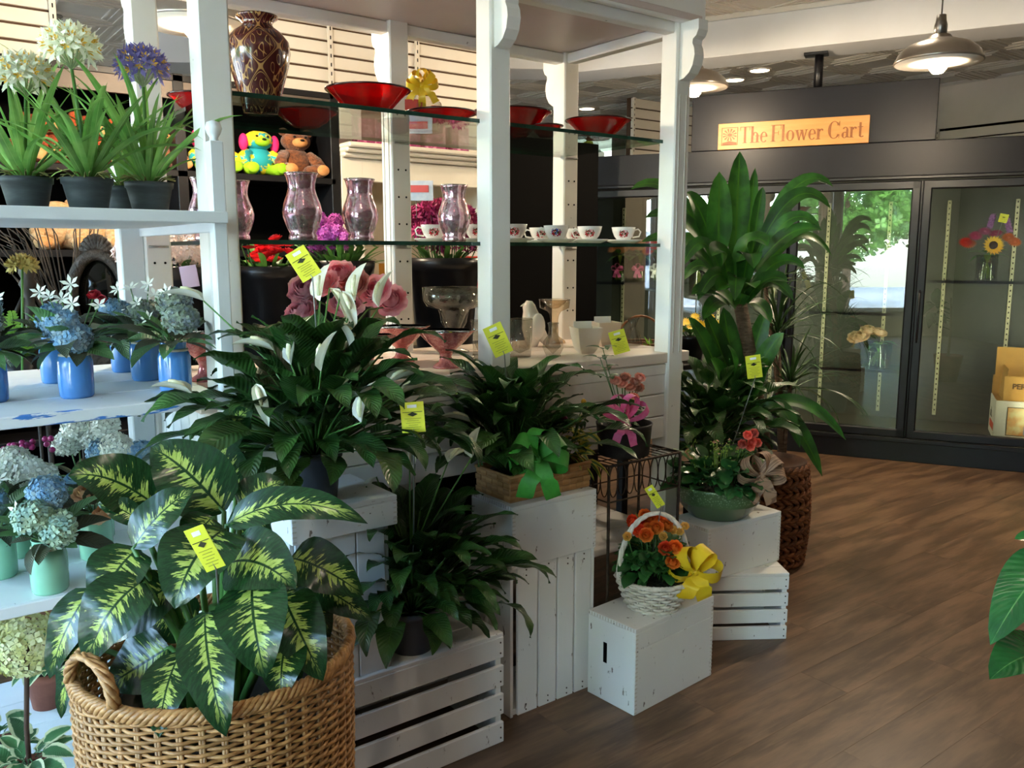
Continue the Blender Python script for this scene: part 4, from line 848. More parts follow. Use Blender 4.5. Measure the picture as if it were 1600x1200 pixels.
# taller white hydrangea bunches at the back of the lower shelf
for xp, Y, lb, hs in ((45, 2.72, 'low pot of white hydrangea and magenta berries at the far left', [(0, .17, 'w'), (.05, .15, 'w'), (-.04, .19, 'm')]), (132, 2.76, 'tall pot of ivory hydrangea behind the iron scrolls', [(0, .27, 'w'), (.05, .24, 'w'), (-.03, .22, 'w'), (.08, .27, 'w')]), (215, 2.74, 'pot of pale blue hydrangea behind the variegated leaves', [(.02, .17, 'b'), (.07, .14, 'w'), (-.04, .15, 'b')])):
    P = on(xp, Y, ZL); t = T('hydrangea_pot', lb, 'plant', P, 0, 'hydrangea pots on the lower shelf'); add('pot', MB().lathe([(0, 0), (.045, 0), (.055, .09), (.06, .1), (.052, .1), (0, .085)], 24), m_pot, t)
    for i in range(14): a = i*2.4; add('leaf', sl[i % 6], None, t, M=TR((0, 0, .09), a, rnd(.2, 1.3), 0, rnd(1, 1.7)))
    for dx, dz, k in hs:
        q = RV*dx+Vector((0, 0, dz)); add('hydrangea_head', H[k], None, t, M=Matrix.Translation(q) @ Matrix.Rotation(.6, 4, RV.to_tuple())); add('stem', MB().tube([(0, 0, .08), q], .002, 4), m_stem, t)
    if 'magenta' in lb:
        mb = MB()
        for i in range(22): mb.ball((rnd(-.05, .08), .03+rnd(-.03, .03), .2+rnd(0, .05)), .009, 6, 5)
        add('berries', mb, M('berry_magenta', '#9c1f63', rough=.4), t, kind='stuff')
# iron scroll stand behind the shelf unit
t = T('iron_plant_stand', 'dark wrought iron scroll stand behind the lower shelf flowers', 'stand', (0, 3.02, 0))
for xp in (60, 74, 126, 170, 212, 235): x = xat(xp, 3.02, .95); add('rod', MB().tube([(x, 0, 0), (x, 0, 1.02)], .008 if xp in (74, 170) else .005, 8), m_iron, t)
add('rail', MB().tube([(xat(40, 3.02, 1.0), 0, 1.02), (xat(245, 3.02, 1.0), 0, 1.02)], .007, 6), m_iron, t)
for xp, yp in ((165, 680), (185, 690), (160, 700)):
    c = aty(xp, yp, 3.02); add('scroll', MB().tube([(c.x+(.01+.028*q/14)*cos(q*.6), 0, c.z+(.01+.028*q/14)*sin(q*.6)) for q in range(15)], .004, 6), m_iron, t)
# topiary and terracotta pots at the bottom
m_terra = M('terracotta', '#8e5442', '#774334', .8, scale=10); m_vleaf = leafmat('variegated_ivy', '#3f6b40', '#54804e', None, .05, .45, .2, .2, '#d9dcae', .8)
lv = []
for i, (L, W) in enumerate(((.06, .036), (.075, .04), (.05, .03))): me = leaf(L, W, 6, .8, .25, .015, .0015, prof='ovate', seed=i).mesh('leaf'); me.materials.append(m_vleaf); lv.append(me)
m_hyy = M('hydrangea_lime', '#cfcf86', '#e8e6b4', .6, scale=30); me_ball = bm(cluster(210, .075, .0165, 4, .72, .2, False), m_hyy, 'hydrangea_ball')
def terrapot(P, label, sc=1, n=18, ball=None):
    t = T('terracotta_pot', label, 'plant', P, 0, 'terracotta pots on the bottom deck'); add('pot', MB().lathe([(0, 0), (.04, 0), (.052, .085), (.058, .086), (.06, .11), (.054, .11), (.05, .095), (0, .09)], 28), m_terra, t); add('soil', MB().lathe([(0, .094), (.052, .094), (.052, .098), (0, .1)], 20), m_soil, t)
    for i in range(n): a = i*2.4; add('leaf', lv[i % 3], None, t, M=TR((cos(a)*.02, sin(a)*.02, .1+rnd(0, .06)), a, rnd(-.2, 1.0), rnd(-.4, .4), rnd(.9, 1.4)))
    if ball:
        q = Vector(ball)-Vector(P); add('trunk', MB().tube([(0, 0, .09), (q.x*.4-.006, q.y*.4, q.z*.5), q], .006, 7), M('twig_brown', '#4a3326', rough=.8), t); add('hydrangea_ball', me_ball, None, t, q)
    t.scale = (sc,)*3; return t
terrapot(on(52, 2.20, ZD), 'front terracotta pot with a lime hydrangea ball on a stem', 1.0, 22, aty(42, 1005, 2.24))
terrapot(on(76, 2.72, ZD), 'terracotta pot standing back near the wicker hamper', 1.05, 16)
terrapot(on(2, 2.36, ZD), 'terracotta pot with variegated leaves at the left picture edge', .95, 20, aty(-30, 985, 2.4))
# ------------------------------------------------------------------ on the dark bench behind the unit
P = on(165, 3.40, 1.0); t = T('ornate_mirror', 'dark brown carved oval mirror with shell crest behind the blue jars', 'mirror', P, -YAW*.6); t.scale = (.8, .8, .86); m_carv = M('carved_brown', '#2a2119', '#43352a', .6, scale=30, bump=.6)
add('frame', MB().tube([(.115*cos(a*pi/20), 0, .33+.19*sin(a*pi/20)) for a in range(40)], .026, 10, True), m_carv, t); add('mirror_glass', MB().lathe([(0, 0), (1, 0), (1, .06), (0, .06)], 36), M('mirror_dark', '#15130f', rough=.08, metal=.6), t, M=Matrix.Translation((0, .012, .33)) @ Matrix.Rotation(pi/2, 4, 'X') @ Matrix.Diagonal((.115, .19, .1, 1)))
mb = MB()
for i in range(9): a = rad(20+i*17.5); mb.tube([(0, 0, .52), (cos(a)*.07, -.006, .52+sin(a)*.085)], [.006, .014], 8)
add('shell_crest', mb, m_carv, t)
for s in (-1, 1): add('side_scroll', MB().tube([(s*(.13+.012*q), 0, .34+.03*sin(q*.9)*(q*.25)-.02*q) for q in range(8)], .008, 6), m_carv, t)
add('foot', MB().box((0, .02, .07), (.16, .05, .14), b=.01), m_carv, t, smooth=False)
P = on(57, 3.36, 1.0); t = T('iron_finial_post', 'dark iron post with knobbly finial left of the carved mirror', 'stand', P)
add('post', MB().lathe([(0, 0), (.05, 0), (.045, .012), (.02, .03), (.017, .3), (.022, .33), (.03, .345), (.02, .365), (.028, .385), (.022, .41), (.012, .425), (0, .43)], 14), m_iron, t)
for s in (-1, 1): add('scroll', MB().tube([(s*(.02+.075*sin(q*.32)), 0, .28-.04*q+.02*cos(q)) for q in range(8)], .007, 6), m_iron, t)
P = on(120, 3.52, 1.0); t = T('twig_bundle', 'bare grey brown twigs rising behind the upper shelf', 'twigs', P)
for i in range(44):
    a = rnd(-1, 1); q = Vector((a*.3, rnd(-.06, .06), rnd(.45, .72))); add('twig', MB().tube([(a*.03, 0, 0), (a*.06+rnd(-.03, .03), 0, .2), q*.7+Vector((rnd(-.03, .03), 0, .1)), q], [.0035, .003, .002, .0012], 4), M('twig_grey', '#4f4238', '#382d25', .8), t)
P = on(30, 3.30, 1.0); t = T('fern_pot', 'bright green fern at the left edge behind the blue jars', 'plant', P); m_fern = leafmat('fern_green', '#6f9a35', '#54802c'); add('pot', MB().lathe([(0, 0), (.05, 0), (.065, .1), (.055, .1), (0, .09)], 20), m_bkt, t)
fr = MB()
for i in range(13):
    for s in (-1, 1): fr.merge(leaf(.045*(1-i/16), .011, 3, .2, .1), TR((.02+i*.014, 0, -.00045*i*i), s*1.2))
fr.tube([(i*.016, 0, -.0005*i*i) for i in range(13)], .0015, 4); me_f = bm(fr, m_fern, 'frond')
for i in range(16): add('frond', me_f, None, t, M=TR((0, 0, .09), i*2.4, rnd(.4, 1.4), 0, rnd(.9, 1.4)))
P = on(35, 3.18, 1.0); t = T('dried_flower', 'olive dried flower head on a stalk behind the left blue jar', 'flower', P); q = aty(35, 415, 3.18)-P; add('head', bm(cluster(40, .03, .022, 5, .5, .8, True, .6), M('dried_olive', '#8c7c3e', '#a3934e', .7), 'head'), None, t, q); add('stalk', MB().tube([(0, 0, 0), q], .004, 5), m_stem, t)
P = on(295, 3.05, 1.0); t = T('lilac_note', 'small lilac note card on a wire pick left of the wide post', 'card', aty(296, 432, 3.05), -YAW); add('card', MB().box((0, 0, 0), (.06, .002, .075), b=.0006), M('lilac_card', '#b9a6bd', rough=.6), t, M=R3(0, rad(-8), 0), smooth=False); add('pick', MB().tube([(0, .002, 0), (.005, .002, -.3)], .0018, 5), m_wire, t)
P = on(232, 3.3, 1.0); t = T('orchid_spray', 'pale pink orchid spray beside the back post of the cart', 'flower', P); me_o = bm(cluster(14, .03, .03, 5, .7, .3), M('orchid_blush', '#dcb9ae', '#e8cfc6', .55), 'blossom')
for xp, yp in ((212, 365), (205, 385), (208, 400), (195, 395)): q = aty(xp, yp, 3.3)-P; add('blossom', me_o, None, t, q)
add('stalk', MB().tube([(0, 0, 0), (-.02, 0, .3), aty(207, 380, 3.3)-P], .003, 5), m_stem, t)
# ================================================================== CRATES AND BOXES
m_cend = worn('crate_edge', '#d9d2c8', '#4a3f36', .78, (1, 1, 1), 40, .65, '#e2dcd4')
def joint(mb, x, y, z0, z1, ax, n=9, s=1):
    for i in range(n):
        z = z0+(z1-z0)*(i+.5)/n
        if ax == 'z': mb.box((x, y, z), (.014, .0016, (z1-z0)/n*.4))
    return mb
def wbox(label, P, w, d, h, rz, split=0, slot=False, name='wooden_box', topjoint=True):
    """upturned solid box; P is its near left lower corner"""
    t = T(name, label, 'box', P, rz); k = .014
    add('top_panel', MB().box((w/2, d/2, h-k/2), (w, d, k), b=.0015), m_crate, t, smooth=False)
    zs = [0, h-k] if not split else [0, h-k-split, h-k]
    for a, b in zip(zs, zs[1:]):
        for y in (k/2, d-k/2): add('side_board', MB().box((w/2, y, (a+b)/2), (w, k, b-a-.0012), b=.0015), m_crate, t, smooth=False)
    for i, x in enumerate((k/2-.0008, w-k/2+.0008)):
        e = add('end_panel', MB().box((x, d/2, (h-k)/2), (k, d-.003, h-k-.001), b=.0015), m_crate, t, smooth=False)
        if slot and i == 0:
            mb = MB()
            mb.box((x-k/2-.0004, d*.62, h*.58), (.0016, .016, h*.24), b=.0007); add('hand_slot', mb, m_dark, e, smooth=False)
    mb = MB(); n = int(h/.014)
    for i in range(n):
        for x in (.006, w-.006): mb.box((x, -.0004, .008+i*(h-.016)/n), (.011, .0012, .004)); 
    if topjoint:
        for i in range(int(d/.012)): mb.box((-.0008, .008+i*.012, h-k*.5), (.0014, .004, .011))
    for i in range(7): mb.box((rnd(0, w), -.0003, rnd(.01, h)), (rnd(.004, .012), .001, .003))
    add('finger_joints', mb, m_cend, t, smooth=False, kind='stuff'); return t
def nails(mb, pts):
    for x, y, z in pts: mb.ball((x, y, z), .0028, 6, 4)
    return mb
m_nail = M('nail_rust', '#4b4038', rough=.7)
def slatcrate(label, P, w, d, h, rz, n=4, gap=.02, name='slatted_crate', top=3):
    t = T(name, label, 'crate', P, rz); k = .012; sh = (h-.012-gap*(n-1))/n
    for x in (.012, w-.012): add('end_panel', MB().box((x, d/2, (h-.012)/2), (.02, d-2*k, h-.014), b=.002), m_crate, t, smooth=False)
    for i in range(n):
        z = sh/2+i*(sh+gap)
        for y in (k/2, d-k/2): add('slat', MB().box((w/2, y, z), (w, k, sh), b=.002), m_crate, t, smooth=False)
        add('nail', nails(MB(), [(x, -.0005, z+q*sh*.25) for x in (.012, w-.012) for q in (-1, 1)]), m_nail, t, kind='stuff')
    tw = d/top
    for i in range(top): add('slat', MB().box((w/2, tw*(i+.5), h-.006), (w, tw-.003, .012), b=.002), m_crate, t, smooth=False)
    return t
wbox('solid white box with a hand slot, under the orange begonia basket', (1.815, 1.766, 0), .405, .205, .29, rad(4), .058, True)
slatcrate('slatted white crate at the bottom right, under another box', (2.287, 2.063, 0), .46, .20, .262, rad(-33.7), 4, .014)
wbox('solid white box carrying the green ceramic bowl, on a slatted crate', (2.351, 1.936, .262), .402, .19, .2, rad(-3))
slatcrate('slatted white crate in front, holding the pot of the front peace lily', (.80, 1.902, 0), .603, .29, .347, 0, 4, .024)
# standing crate of vertical planks
t = T('standing_crate', 'white crate stood on end with vertical planks and a dark gap', 'crate', (1.505, 1.99, 0)); w, d, h = .325, .25, .49
for z in (.01, h-.01): add('end_panel', MB().box((w/2, d/2, z), (w-.006, d-.02, .02), b=.002), m_crate, t, smooth=False)
for a, b in ((.016, .098), (.101, .176), (.179, .25), (.253, .325)): add('slat', MB().box(((a+b)/2, .006, h/2), (b-a-.0035, .012, h), b=.002), m_crate, t, smooth=False)
for x in (-.006, w+.006):
    for a, b in ((.0, .115), (.125, .25)): add('slat', MB().box((x, (a+b)/2, h/2), (.012, b-a, h), b=.002), m_crate, t, smooth=False)
add('nail', nails(MB(), [(x, -.0005, z) for x in (.05, .14, .22, .29) for z in (.012, .03, h-.03, h-.012)]), m_nail, t, kind='stuff')
wbox('solid white box under the woven tray, on top of the standing crate', (1.497, 1.985, .49), .345, .22, .20, 0)
# stand under the large peace lily
t = T('standing_crate', 'white crate stood on end under the large peace lily', 'crate', (.775, 1.915, .347)); w, d, h = .25, .26, .40
for z in (.008, h-.008): add('end_panel', MB().box((w/2, d/2, z), (w-.006, d-.02, .016), b=.002), m_shelfw, t, smooth=False)
for i in range(3): add('slat', MB().box((w*(i+.5)/3, .006, h/2), (w/3-.003, .012, h), b=.002), m_shelfw, t, smooth=False)
for x in (-.006, w+.006):
    for i in range(2): add('slat', MB().box((x, d*(i+.5)/2, h/2), (.012, d/2-.006, h), b=.002), m_shelfw, t, smooth=False)
wbox('shallow white box with comb jointed rim directly under the large peace lily pot', (.765, 1.90, .747), .29, .27, .08, 0, name='shallow_box')
# ================================================================== PEACE LILIES
m_spath = leafmat('spathiphyllum_leaf', '#22421b', '#355a26', '#456f30', .04, .3, .12, .25)
spm = []
for i, (pt, L, W, bd, pb) in enumerate(((.17, .135, .056, 1.5, .35), (.21, .15, .06, 1.1, .4), (.12, .13, .052, 1.6, .3), (.15, .145, .058, .8, .3), (.09, .125, .052, 1.2, .3), (.23, .13, .052, 1.7, .45))):
    me = leaf(L, W, 9, bd, .28, pt, .0026, pb, .0035, seed=i).mesh('leaf'); me.materials.append(m_spath); spm.append(me)
m_spw = leafmat('spathe_white', '#ecebdd', '#dfe4cd', None, .05, .5, .35); m_spd = M('spadix', '#e8e3c4', '#d3cf9e', .8, scale=60)
me_spa = bm(leaf(.095, .046, 8, .5, .75, 0, prof='ovate', k=1.2), m_spw, 'spathe'); me_spx = bm(MB().tube([(.012, 0, .006), (.025, 0, .012), (.045, 0, .014), (.058, 0, .012)], [.004, .0055, .0055, .003], 8), m_spd, 'spadix'); me_spc = bm(leaf(.10, .03, 8, .9, 1.1, 0, prof='lance'), m_spw, 'spathe')
def peacelily(P, label, potr, poth, pot_mat, n, flowers, sc=1, seed=0, elo=.15, ehi=1.5, pot=True, shape=None, sq=1):
    random.seed(200+seed); t = T('peace_lily', label, 'plant', P, 0, 'potted peace lilies')
    if pot:
        add('pot', MB().lathe([(0, 0), (potr*.74, 0), (potr*.76, .004), (potr*.93, poth*.86), (potr*1.0, poth*.87), (potr*1.02, poth), (potr*.95, poth), (potr*.9, poth*.85), (0, poth*.83)], 36), pot_mat, t); add('soil', MB().lathe([(0, poth*.86), (potr*.9, poth*.86), (potr*.9, poth*.88), (0, poth*.9)], 20), m_soil, t)
    for i in range(n):
        f = (i+.5)/n; a = i*2.39996+seed; el = ehi-(ehi-elo)*f**1.15+rnd(-.15, .15)
        add('leaf', spm[random.randrange(6)], None, t, M=TR((cos(a)*potr*.35*f, sin(a)*potr*.35*f, poth*.86), a+rnd(-.2, .2), el, rnd(-.5, .5), sc*rnd(.82, 1.12)))
    for (xp, yp, dd, kind, rz) in flowers:
        c = Vector(P); q = atd(xp, yp, c.dot(FH)+dd)-c; st = add('flower_stalk', MB().tube([(0, 0, poth*.8), (q.x*.3, q.y*.3, poth*.8+(q.z-poth*.8)*.55), q], [.003, .0026, .002], 6), m_stem, t)
        up = {'u': (1.35, 0), 'd': (-.9, .4), 's': (.35, 0)}[kind]
        Mx = TR(q, rz, up[0], up[1], sc*.85); add('spathe', me_spa if kind != 'd' else me_spc, None, st, M=Mx); add('spadix', me_spx, None, st, M=Mx)
    return t
R0 = pi+.1-YAW   # towards picture left
m_potb = M('pot_blue_grey', '#2c3440', '#262d38', .4); m_potg = M('pot_grey_plastic', '#4f5055', '#45464b', .45)
PL1 = Vector((.872, 1.99, .827)); PL2 = Vector((1.14, 1.985, .347))
peacelily(PL1, 'largest peace lily with many white spathes, on the shallow box by the wide post', .068, .13, m_potb, 200, [(500, 470, .0, 'u', .3), (524, 500, -.1, 'd', 0), (534, 455, -.05, 'd', -1.5), (515, 450, 0, 'd', -1), (555, 470, -.05, 'u', .2), (592, 480, 0, 'u', -.3), (318, 470, -.02, 's', R0), (400, 600, -.2, 'd', -1.6), (502, 580, -.2, 'u', -.5), (428, 548, -.1, 's', R0), (455, 570, -.15, 'u', 0), (565, 660, -.22, 'u', 0), (300, 615, -.1, 's', R0), (606, 600, -.1, 's', 0), (618, 620, -.1, 's', 0)], 1.24, 1, .25)
peacelily(PL2, 'front peace lily in a grey plastic pot on the slatted crate', .078, .125, m_potg, 190, [(640, 730, -.05, 'u', .8), (648, 725, -.03, 'u', -.2), (700, 722, -.02, 's', .3), (737, 715, .0, 'u', .2), (572, 760, -.05, 'd', R0), (588, 745, 0, 'd', R0)], 1.1, 2, .38)
PL3 = Vector((1.595, 2.12, .705)); peacelily(PL3, 'peace lily in a woven tray with a green bow', .07, .06, m_potg, 170, [(735, 660, -.15, 's', R0)], 1.2, 3, .62, 1.58)
PL4 = on(1108, 2.42, .50); t4 = peacelily(PL4, 'deep green leafy peace lily behind the green ceramic bowl', .085, .13, m_potb, 150, [], 1.25, 4, .3, 1.45)
st = T('plant_pedestal', 'dark pedestal hidden under the leafy plant behind the green bowl', 'pedestal', (PL4.x, PL4.y, 0)); add('column', MB().box((0, 0, .235), (.16, .16, .47), b=.006), m_black, st, smooth=False); add('top_plate', MB().box((0, 0, .485), (.2, .2, .03), b=.004), m_black, st, smooth=False)
# ------------------------------------------------------------------ woven tray and green bow
t = T('woven_tray', 'plaited blond wood tray basket with a green ribbon bow', 'basket', (1.515, 2.02, .69)); m_spl = M('split_wood', '#c79b6a', '#b07f4d', .5, scale=12, stretch=(1, 1, 3), rand=.18)
w, d, h = .33, .185, .082; add('tray_base', MB().box((w/2, d/2, .004), (w-.01, d-.01, .008)), m_spl, t, smooth=False)
for q in (.005, d-.005): add('tray_wall', MB().box((w/2, q, h/2), (w-.006, .005, h)), m_spl, t, smooth=False)
for q in (.005, w-.005): add('tray_wall', MB().box((q, d/2, h/2), (.005, d-.006, h)), m_spl, t, smooth=False)
sp1 = MB().box((0, 0, 0), (.03, .004, .0175), b=.0012).mesh('splint', False); sp1.materials.append(m_spl)
for r in range(4):
    for i in range(11):
        o = add('splint', sp1, None, t, (.016+i*.0298, -.001 if (i+r) % 2 else .0026, .012+r*.0195), (rad(0), 0, 0))
    for i in range(6): add('splint', sp1, None, t, (-.001 if (i+r) % 2 else .0026, .02+i*.0298, .012+r*.0195), (0, 0, pi/2))
add('rim', MB().tube([(0, 0, h), (w, 0, h), (w, d, h), (0, d, h)], .006, 6, True), m_spl, t)
m_grn = M('green_ribbon', '#3c8a2e', '#347c28', .55, scale=60); q = aty(842, 716, 1.84)-Vector((1.515, 2.02, .69)); bow(t, m_grn, q, -YAW, .07, .05, 5, 2, 1.7, spread=1.2)
# trailing plant at the tray's right end, with yellow fruit and magenta
m_var = leafmat('lime_edged_leaf', '#3c6a2c', '#50803a', None, .05, .45, .25, .2, '#c9c04a', .62); lmv = bm(leaf(.075, .03, 6, .8, .2, .015, .0015, prof='ovate'), m_var, 'leaf'); t = T('trailing_croton', 'small trailing plant with yellow edged leaves at the right end of the tray', 'plant', (1.80, 2.10, .70))
for i in range(34): a = i*2.4; add('leaf', lmv, None, t, M=TR((rnd(-.03, .05), rnd(-.06, .05), .06+rnd(0, .13)), rnd(-2.2, .6), rnd(-.6, 1.0), rnd(-.5, .5), rnd(.8, 1.4)))
for xp, yp in ((912, 628), (921, 640), (905, 655)): q = aty(xp, yp, 2.06)-Vector((1.80, 2.10, .70)); add('yellow_fruit', MB().ball(q, (.009, .009, .011), 8, 6), M('fruit_yellow', '#d9a02a', rough=.4), t); add('stalk', MB().tube([(0, 0, .05), q], .0015, 4), m_stem, t)
for xp, yp in ((882, 655), (886, 665)): q = aty(xp, yp, 2.03)-Vector((1.80, 2.10, .70)); add('magenta_bud', MB().ball(q, .011, 8, 6), M('bud_magenta', '#8e1f52', rough=.5), t)
add('stems', MB().tube([(0, 0, 0), (.0, -.02, .1), (.03, -.04, .2)], .003, 5).tube([(0, 0, 0), (.03, -.0, .08), (.07, -.03, .12)], .003, 5), m_stem, t)
# ------------------------------------------------------------------ wire stand with zinc pot
t = T('wire_plant_stand', 'rusty wire plant stand with looped apron beside the woven tray', 'stand', (2.10, 2.115, 0)); m_rust = M('rusty_wire', '#4a3d33', '#332a24', .65, .5, scale=30); hw, hd, zt = .175, .10, .745
for sx in (-1, 1):
    for sy in (-1, 1): add('leg', MB().tube([(sx*hw, sy*hd, zt), (sx*hw*.97, sy*hd*.97, .3), (sx*hw, sy*hd, .005)], .0055, 6), m_rust, t)
add('top_frame', MB().tube([(-hw, -hd, zt), (hw, -hd, zt), (hw, hd, zt), (-hw, hd, zt)], .005, 6, True), m_rust, t)
add('low_frame', MB().tube([(-hw, -hd, .62), (hw, -hd, .62), (hw, hd, .62), (-hw, hd, .62)], .003, 5, True), m_rust, t)
for i in range(13): x = -hw+2*hw*i/12; add('grid_wire', MB().tube([(x, -hd, zt+.002), (x, hd, zt+.002)], .002, 5), m_rust, t)
for i in range(4): y = -hd+2*hd*i/3; add('grid_wire', MB().tube([(-hw, y, zt+.003), (hw, y, zt+.003)], .002, 5), m_rust, t)
lp = lambda c, ax: [tuple((c+(.019*cos(q*pi/10) if 1 else 0), -hd)[::1] if ax == 'x' else (-hw, c+.019*cos(q*pi/10)))+(zt-.055+.055*sin(q*pi/10),) for q in range(20)]
for i in range(9): add('apron_loop', MB().tube(lp(-hw+.022+i*.039, 'x'), .0022, 5, True), m_rust, t)
for i in range(5): add('apron_loop', MB().tube(lp(-hd+.022+i*.038, 'y'), .0022, 5, True), m_rust, t)
P = Vector((2.085, 2.11, .75)); t = T('zinc_pot_plant', 'dark ribbed zinc pot with pink flowers and a pink bow on the wire stand', 'plant', P)
add('pot', MB().lathe([(0, 0), (.088, 0), (.09, .004), (.097, .1), (.1, .112), (.094, .112), (.088, .09), (0, .085)], 72, wob=lambda a, q: 1+.012*sin(36*a)), M('zinc_dark', '#3c3a3c', '#2d2b2d', .45, .5, scale=20), t); add('soil', MB().lathe([(0, .088), (.09, .088), (0, .096)], 20), m_soil, t)
m_sal = petalmat('salmon_petal', '#ea9f8f', '#f4c0ae'); me_sal = bm(rose(.015, 5), m_sal); m_vr = leafmat('cream_edged_leaf', '#4b7440', '#5d8650', None, .05, .5, .2, .2, '#e2dfc0', .72); lvr = bm(leaf(.06, .036, 6, .8, .2, .012, .0015, prof='ovate'), m_vr, 'leaf'); lgr = bm(leaf(.06, .034, 6, .7, .2, .012, .0015, prof='ovate'), leafmat('rose_leaf', '#2f5429', '#3f6a34'), 'leaf')
for xp, yp in ((962, 595), (977, 590), (992, 597), (1000, 590), (985, 606), (998, 606), (972, 600), (990, 620)): q = aty(xp, yp, 2.06)-P; add('bloom', me_sal, None, t, q, (rnd(.5, 1.2), 0, -YAW+rnd(-.5, .5))); add('stem', MB().tube([(0, 0, .09), q], .002, 4), m_stem, t)
for i in range(30): a = i*2.4; add('leaf', (lgr, lvr, lgr)[i % 3], None, t, M=TR((rnd(-.05, .05), rnd(-.05, .05), .1+rnd(0, .07)), a, rnd(-.2, 1.2), rnd(-.4, .4), rnd(.8, 1.3)))
for xp, yp in ((938, 560), (945, 575), (950, 590), (942, 545)): 
    q = aty(xp, yp, 2.08)-P
    for k in range(3): add('leaf', lgr, None, t, M=TR(q, k*2.1, .4, 0, .9))
    add('stem', MB().tube([(0, 0, .09), q], .0018, 4), m_stem, t)
m_pnk = M('pink_ribbon', '#dd5f95', '#e673a5', .5, scale=60); bow(t, m_pnk, aty(976, 655, 1.985)-P, -YAW, .07, .028, 4, 2, 1.3, spread=.75)
# ------------------------------------------------------------------ green ceramic bowl of kalanchoe
P = Vector((2.53, 2.045, .4625)); t = T('kalanchoe_bowl', 'speckled green ceramic bowl of kalanchoe with a striped tan bow', 'plant', P)
def glaze():
    m, N, b = newmat('green_crackle_glaze'); tc = N.n('TexCoord'); v = N.n('TexVoronoi', i_Scale=120); N.l(tc.outputs['Object'], v.inputs['Vector']); sp = N.n('SeparateXYZ'); N.l(tc.outputs['Object'], sp.inputs[0])
    c = N.mix(N.math('MULTIPLY', N.ramp(v.outputs['Distance'], .45, .2), N.ramp(sp.outputs[2], .06, .09)), lin('#4f6b46'), lin('#7f9a78')); N.l(c, b.inputs['Base Color']); b.inputs['Roughness'].default_value = .25; b.inputs['Coat Weight'].default_value = .4; return m
add('bowl', MB().lathe([(0, 0), (.108, 0), (.112, .006), (.135, .03), (.152, .058), (.157, .062), (.158, .085), (.162, .112), (.168, .118), (.166, .126), (.158, .126), (.15, .1), (0, .09)], 64), glaze(), t)
add('moss', MB().lathe([(0, .125), (.08, .122), (.152, .108)], 30, wob=lambda a, q: 1), m_moss, t)
m_kal = leafmat('kalanchoe_leaf', '#26522a', '#356a33', None, .05, .3, .12); lk = [bm(leaf(L, W, 6, .9, .2, .02, .003, wave=.003, prof='round', seed=i), m_kal, 'leaf') for i, (L, W) in enumerate(((.07, .045), (.055, .04), (.085, .05)))]
random.seed(9)
for i in range(120): f = i/120; a = i*2.39996; r = .135*math.sqrt(f); add('leaf', lk[i % 3], None, t, M=TR((cos(a)*r, sin(a)*r, .12+.09*(1-f)*rnd(.6, 1.2)), a, rnd(-.1, 1.1), rnd(-.4, .4), rnd(.85, 1.25)))
mb = MB(); mc = MB(); 
for i in range(30):
    a = rnd(0, 6.3); r = rnd(.02, .13); z = rnd(.2, .27); c = Vector((cos(a)*r, sin(a)*r, z)); mb.tube([(c.x*.7, c.y*.7, .12), c], .0014, 4)
    for k in range(5): q = c+Vector((rnd(-.014, .014), rnd(-.014, .014), rnd(0, .016))); mb.ball(q, .0035, 5, 4)
    if i % 3 == 0: star(mc, c+Vector((0, 0, .014)), (rnd(-.4, .4), -.6, 1), .008, 4, .6, .2)
add('bud_sprays', mb, M('bud_lime', '#7f9a3c', '#6a8a34', .6), t, kind='stuff'); add('tiny_flowers', mc, m_sal, t, kind='stuff')
me_cor = bm(rose(.0135, 5), petalmat('coral_petal', '#df5f50', '#ee8a78'))
for xp, yp in ((1168, 680), (1178, 677), (1160, 694), (1172, 698), (1183, 692), (1175, 690)): q = aty(xp, yp, 1.95)-P; add('coral_bloom', me_cor, None, t, q, (1.1, 0, -YAW)); add('stem', MB().tube([(q.x*.8, q.y*.5, .12), q], .002, 4), m_stem, t)
lsp = bm(leaf(.075, .045, 6, .9, .2, .01, .0015, prof='ovate'), leafmat('speckled_leaf', '#3f6b33', '#c3cc8c'), 'speckled_leaf')
for xp, yp in ((1165, 705), (1175, 712), (1188, 715)): q = aty(xp, yp, 1.96)-P; add('speckled_leaf', lsp, None, t, M=TR(q, -1.4+rnd(-.5, .5), -.3))
m_tanr = M('striped_tan_ribbon', '#a88468', '#7d5d48', .6, scale=10, stretch=(.2, 14, .2), lo=.45, hi=.55, coords='Object'); bow(t, m_tanr, aty(1190, 742, 1.87)-P, -YAW, .07, .05, 5, 2, 1.6, spread=1.1)
# ------------------------------------------------------------------ white begonia basket
P = Vector((2.0, 1.872, .29)); t = T('begonia_basket', 'white wicker basket of orange begonias with a yellow bow', 'basket', P); m_ww = M('white_wicker', '#ece4d6', '#d6ccbc', .5, scale=40, rand=.06)
def weave(t, mat, R, z0, z1, rows, stakes, amp, rr, sx=1, nm='weaver', stake=True, sr=.003, shift=0):
    for k in range(rows):
        f = k/(rows-1); z = z0+(z1-z0)*f; r = R(f); n = stakes*4
        add(nm, MB().tube([((r+amp*cos(stakes*.5*(2*pi*i/n)+pi*k))*cos(2*pi*i/n)*sx, (r+amp*cos(stakes*.5*(2*pi*i/n)+pi*k))*sin(2*pi*i/n), z+(rnd(-.0012, .0012))) for i in range(n)], rr, 5, True), mat, t)
    if stake:
        for i in range(stakes): a = 2*pi*i/stakes; add('stake', MB().tube([(R(f)*cos(a)*sx, R(f)*sin(a), z0+(z1-z0)*f) for f in (0, .25, .5, .75, 1)], sr, 5), mat, t)
weave(t, m_ww, lambda f: .088+.034*f, .008, .098, 9, 26, .0055, .0055)
add('base', MB().lathe([(0, 0), (.09, 0), (.09, .006), (0, .006)], 30), m_ww, t)
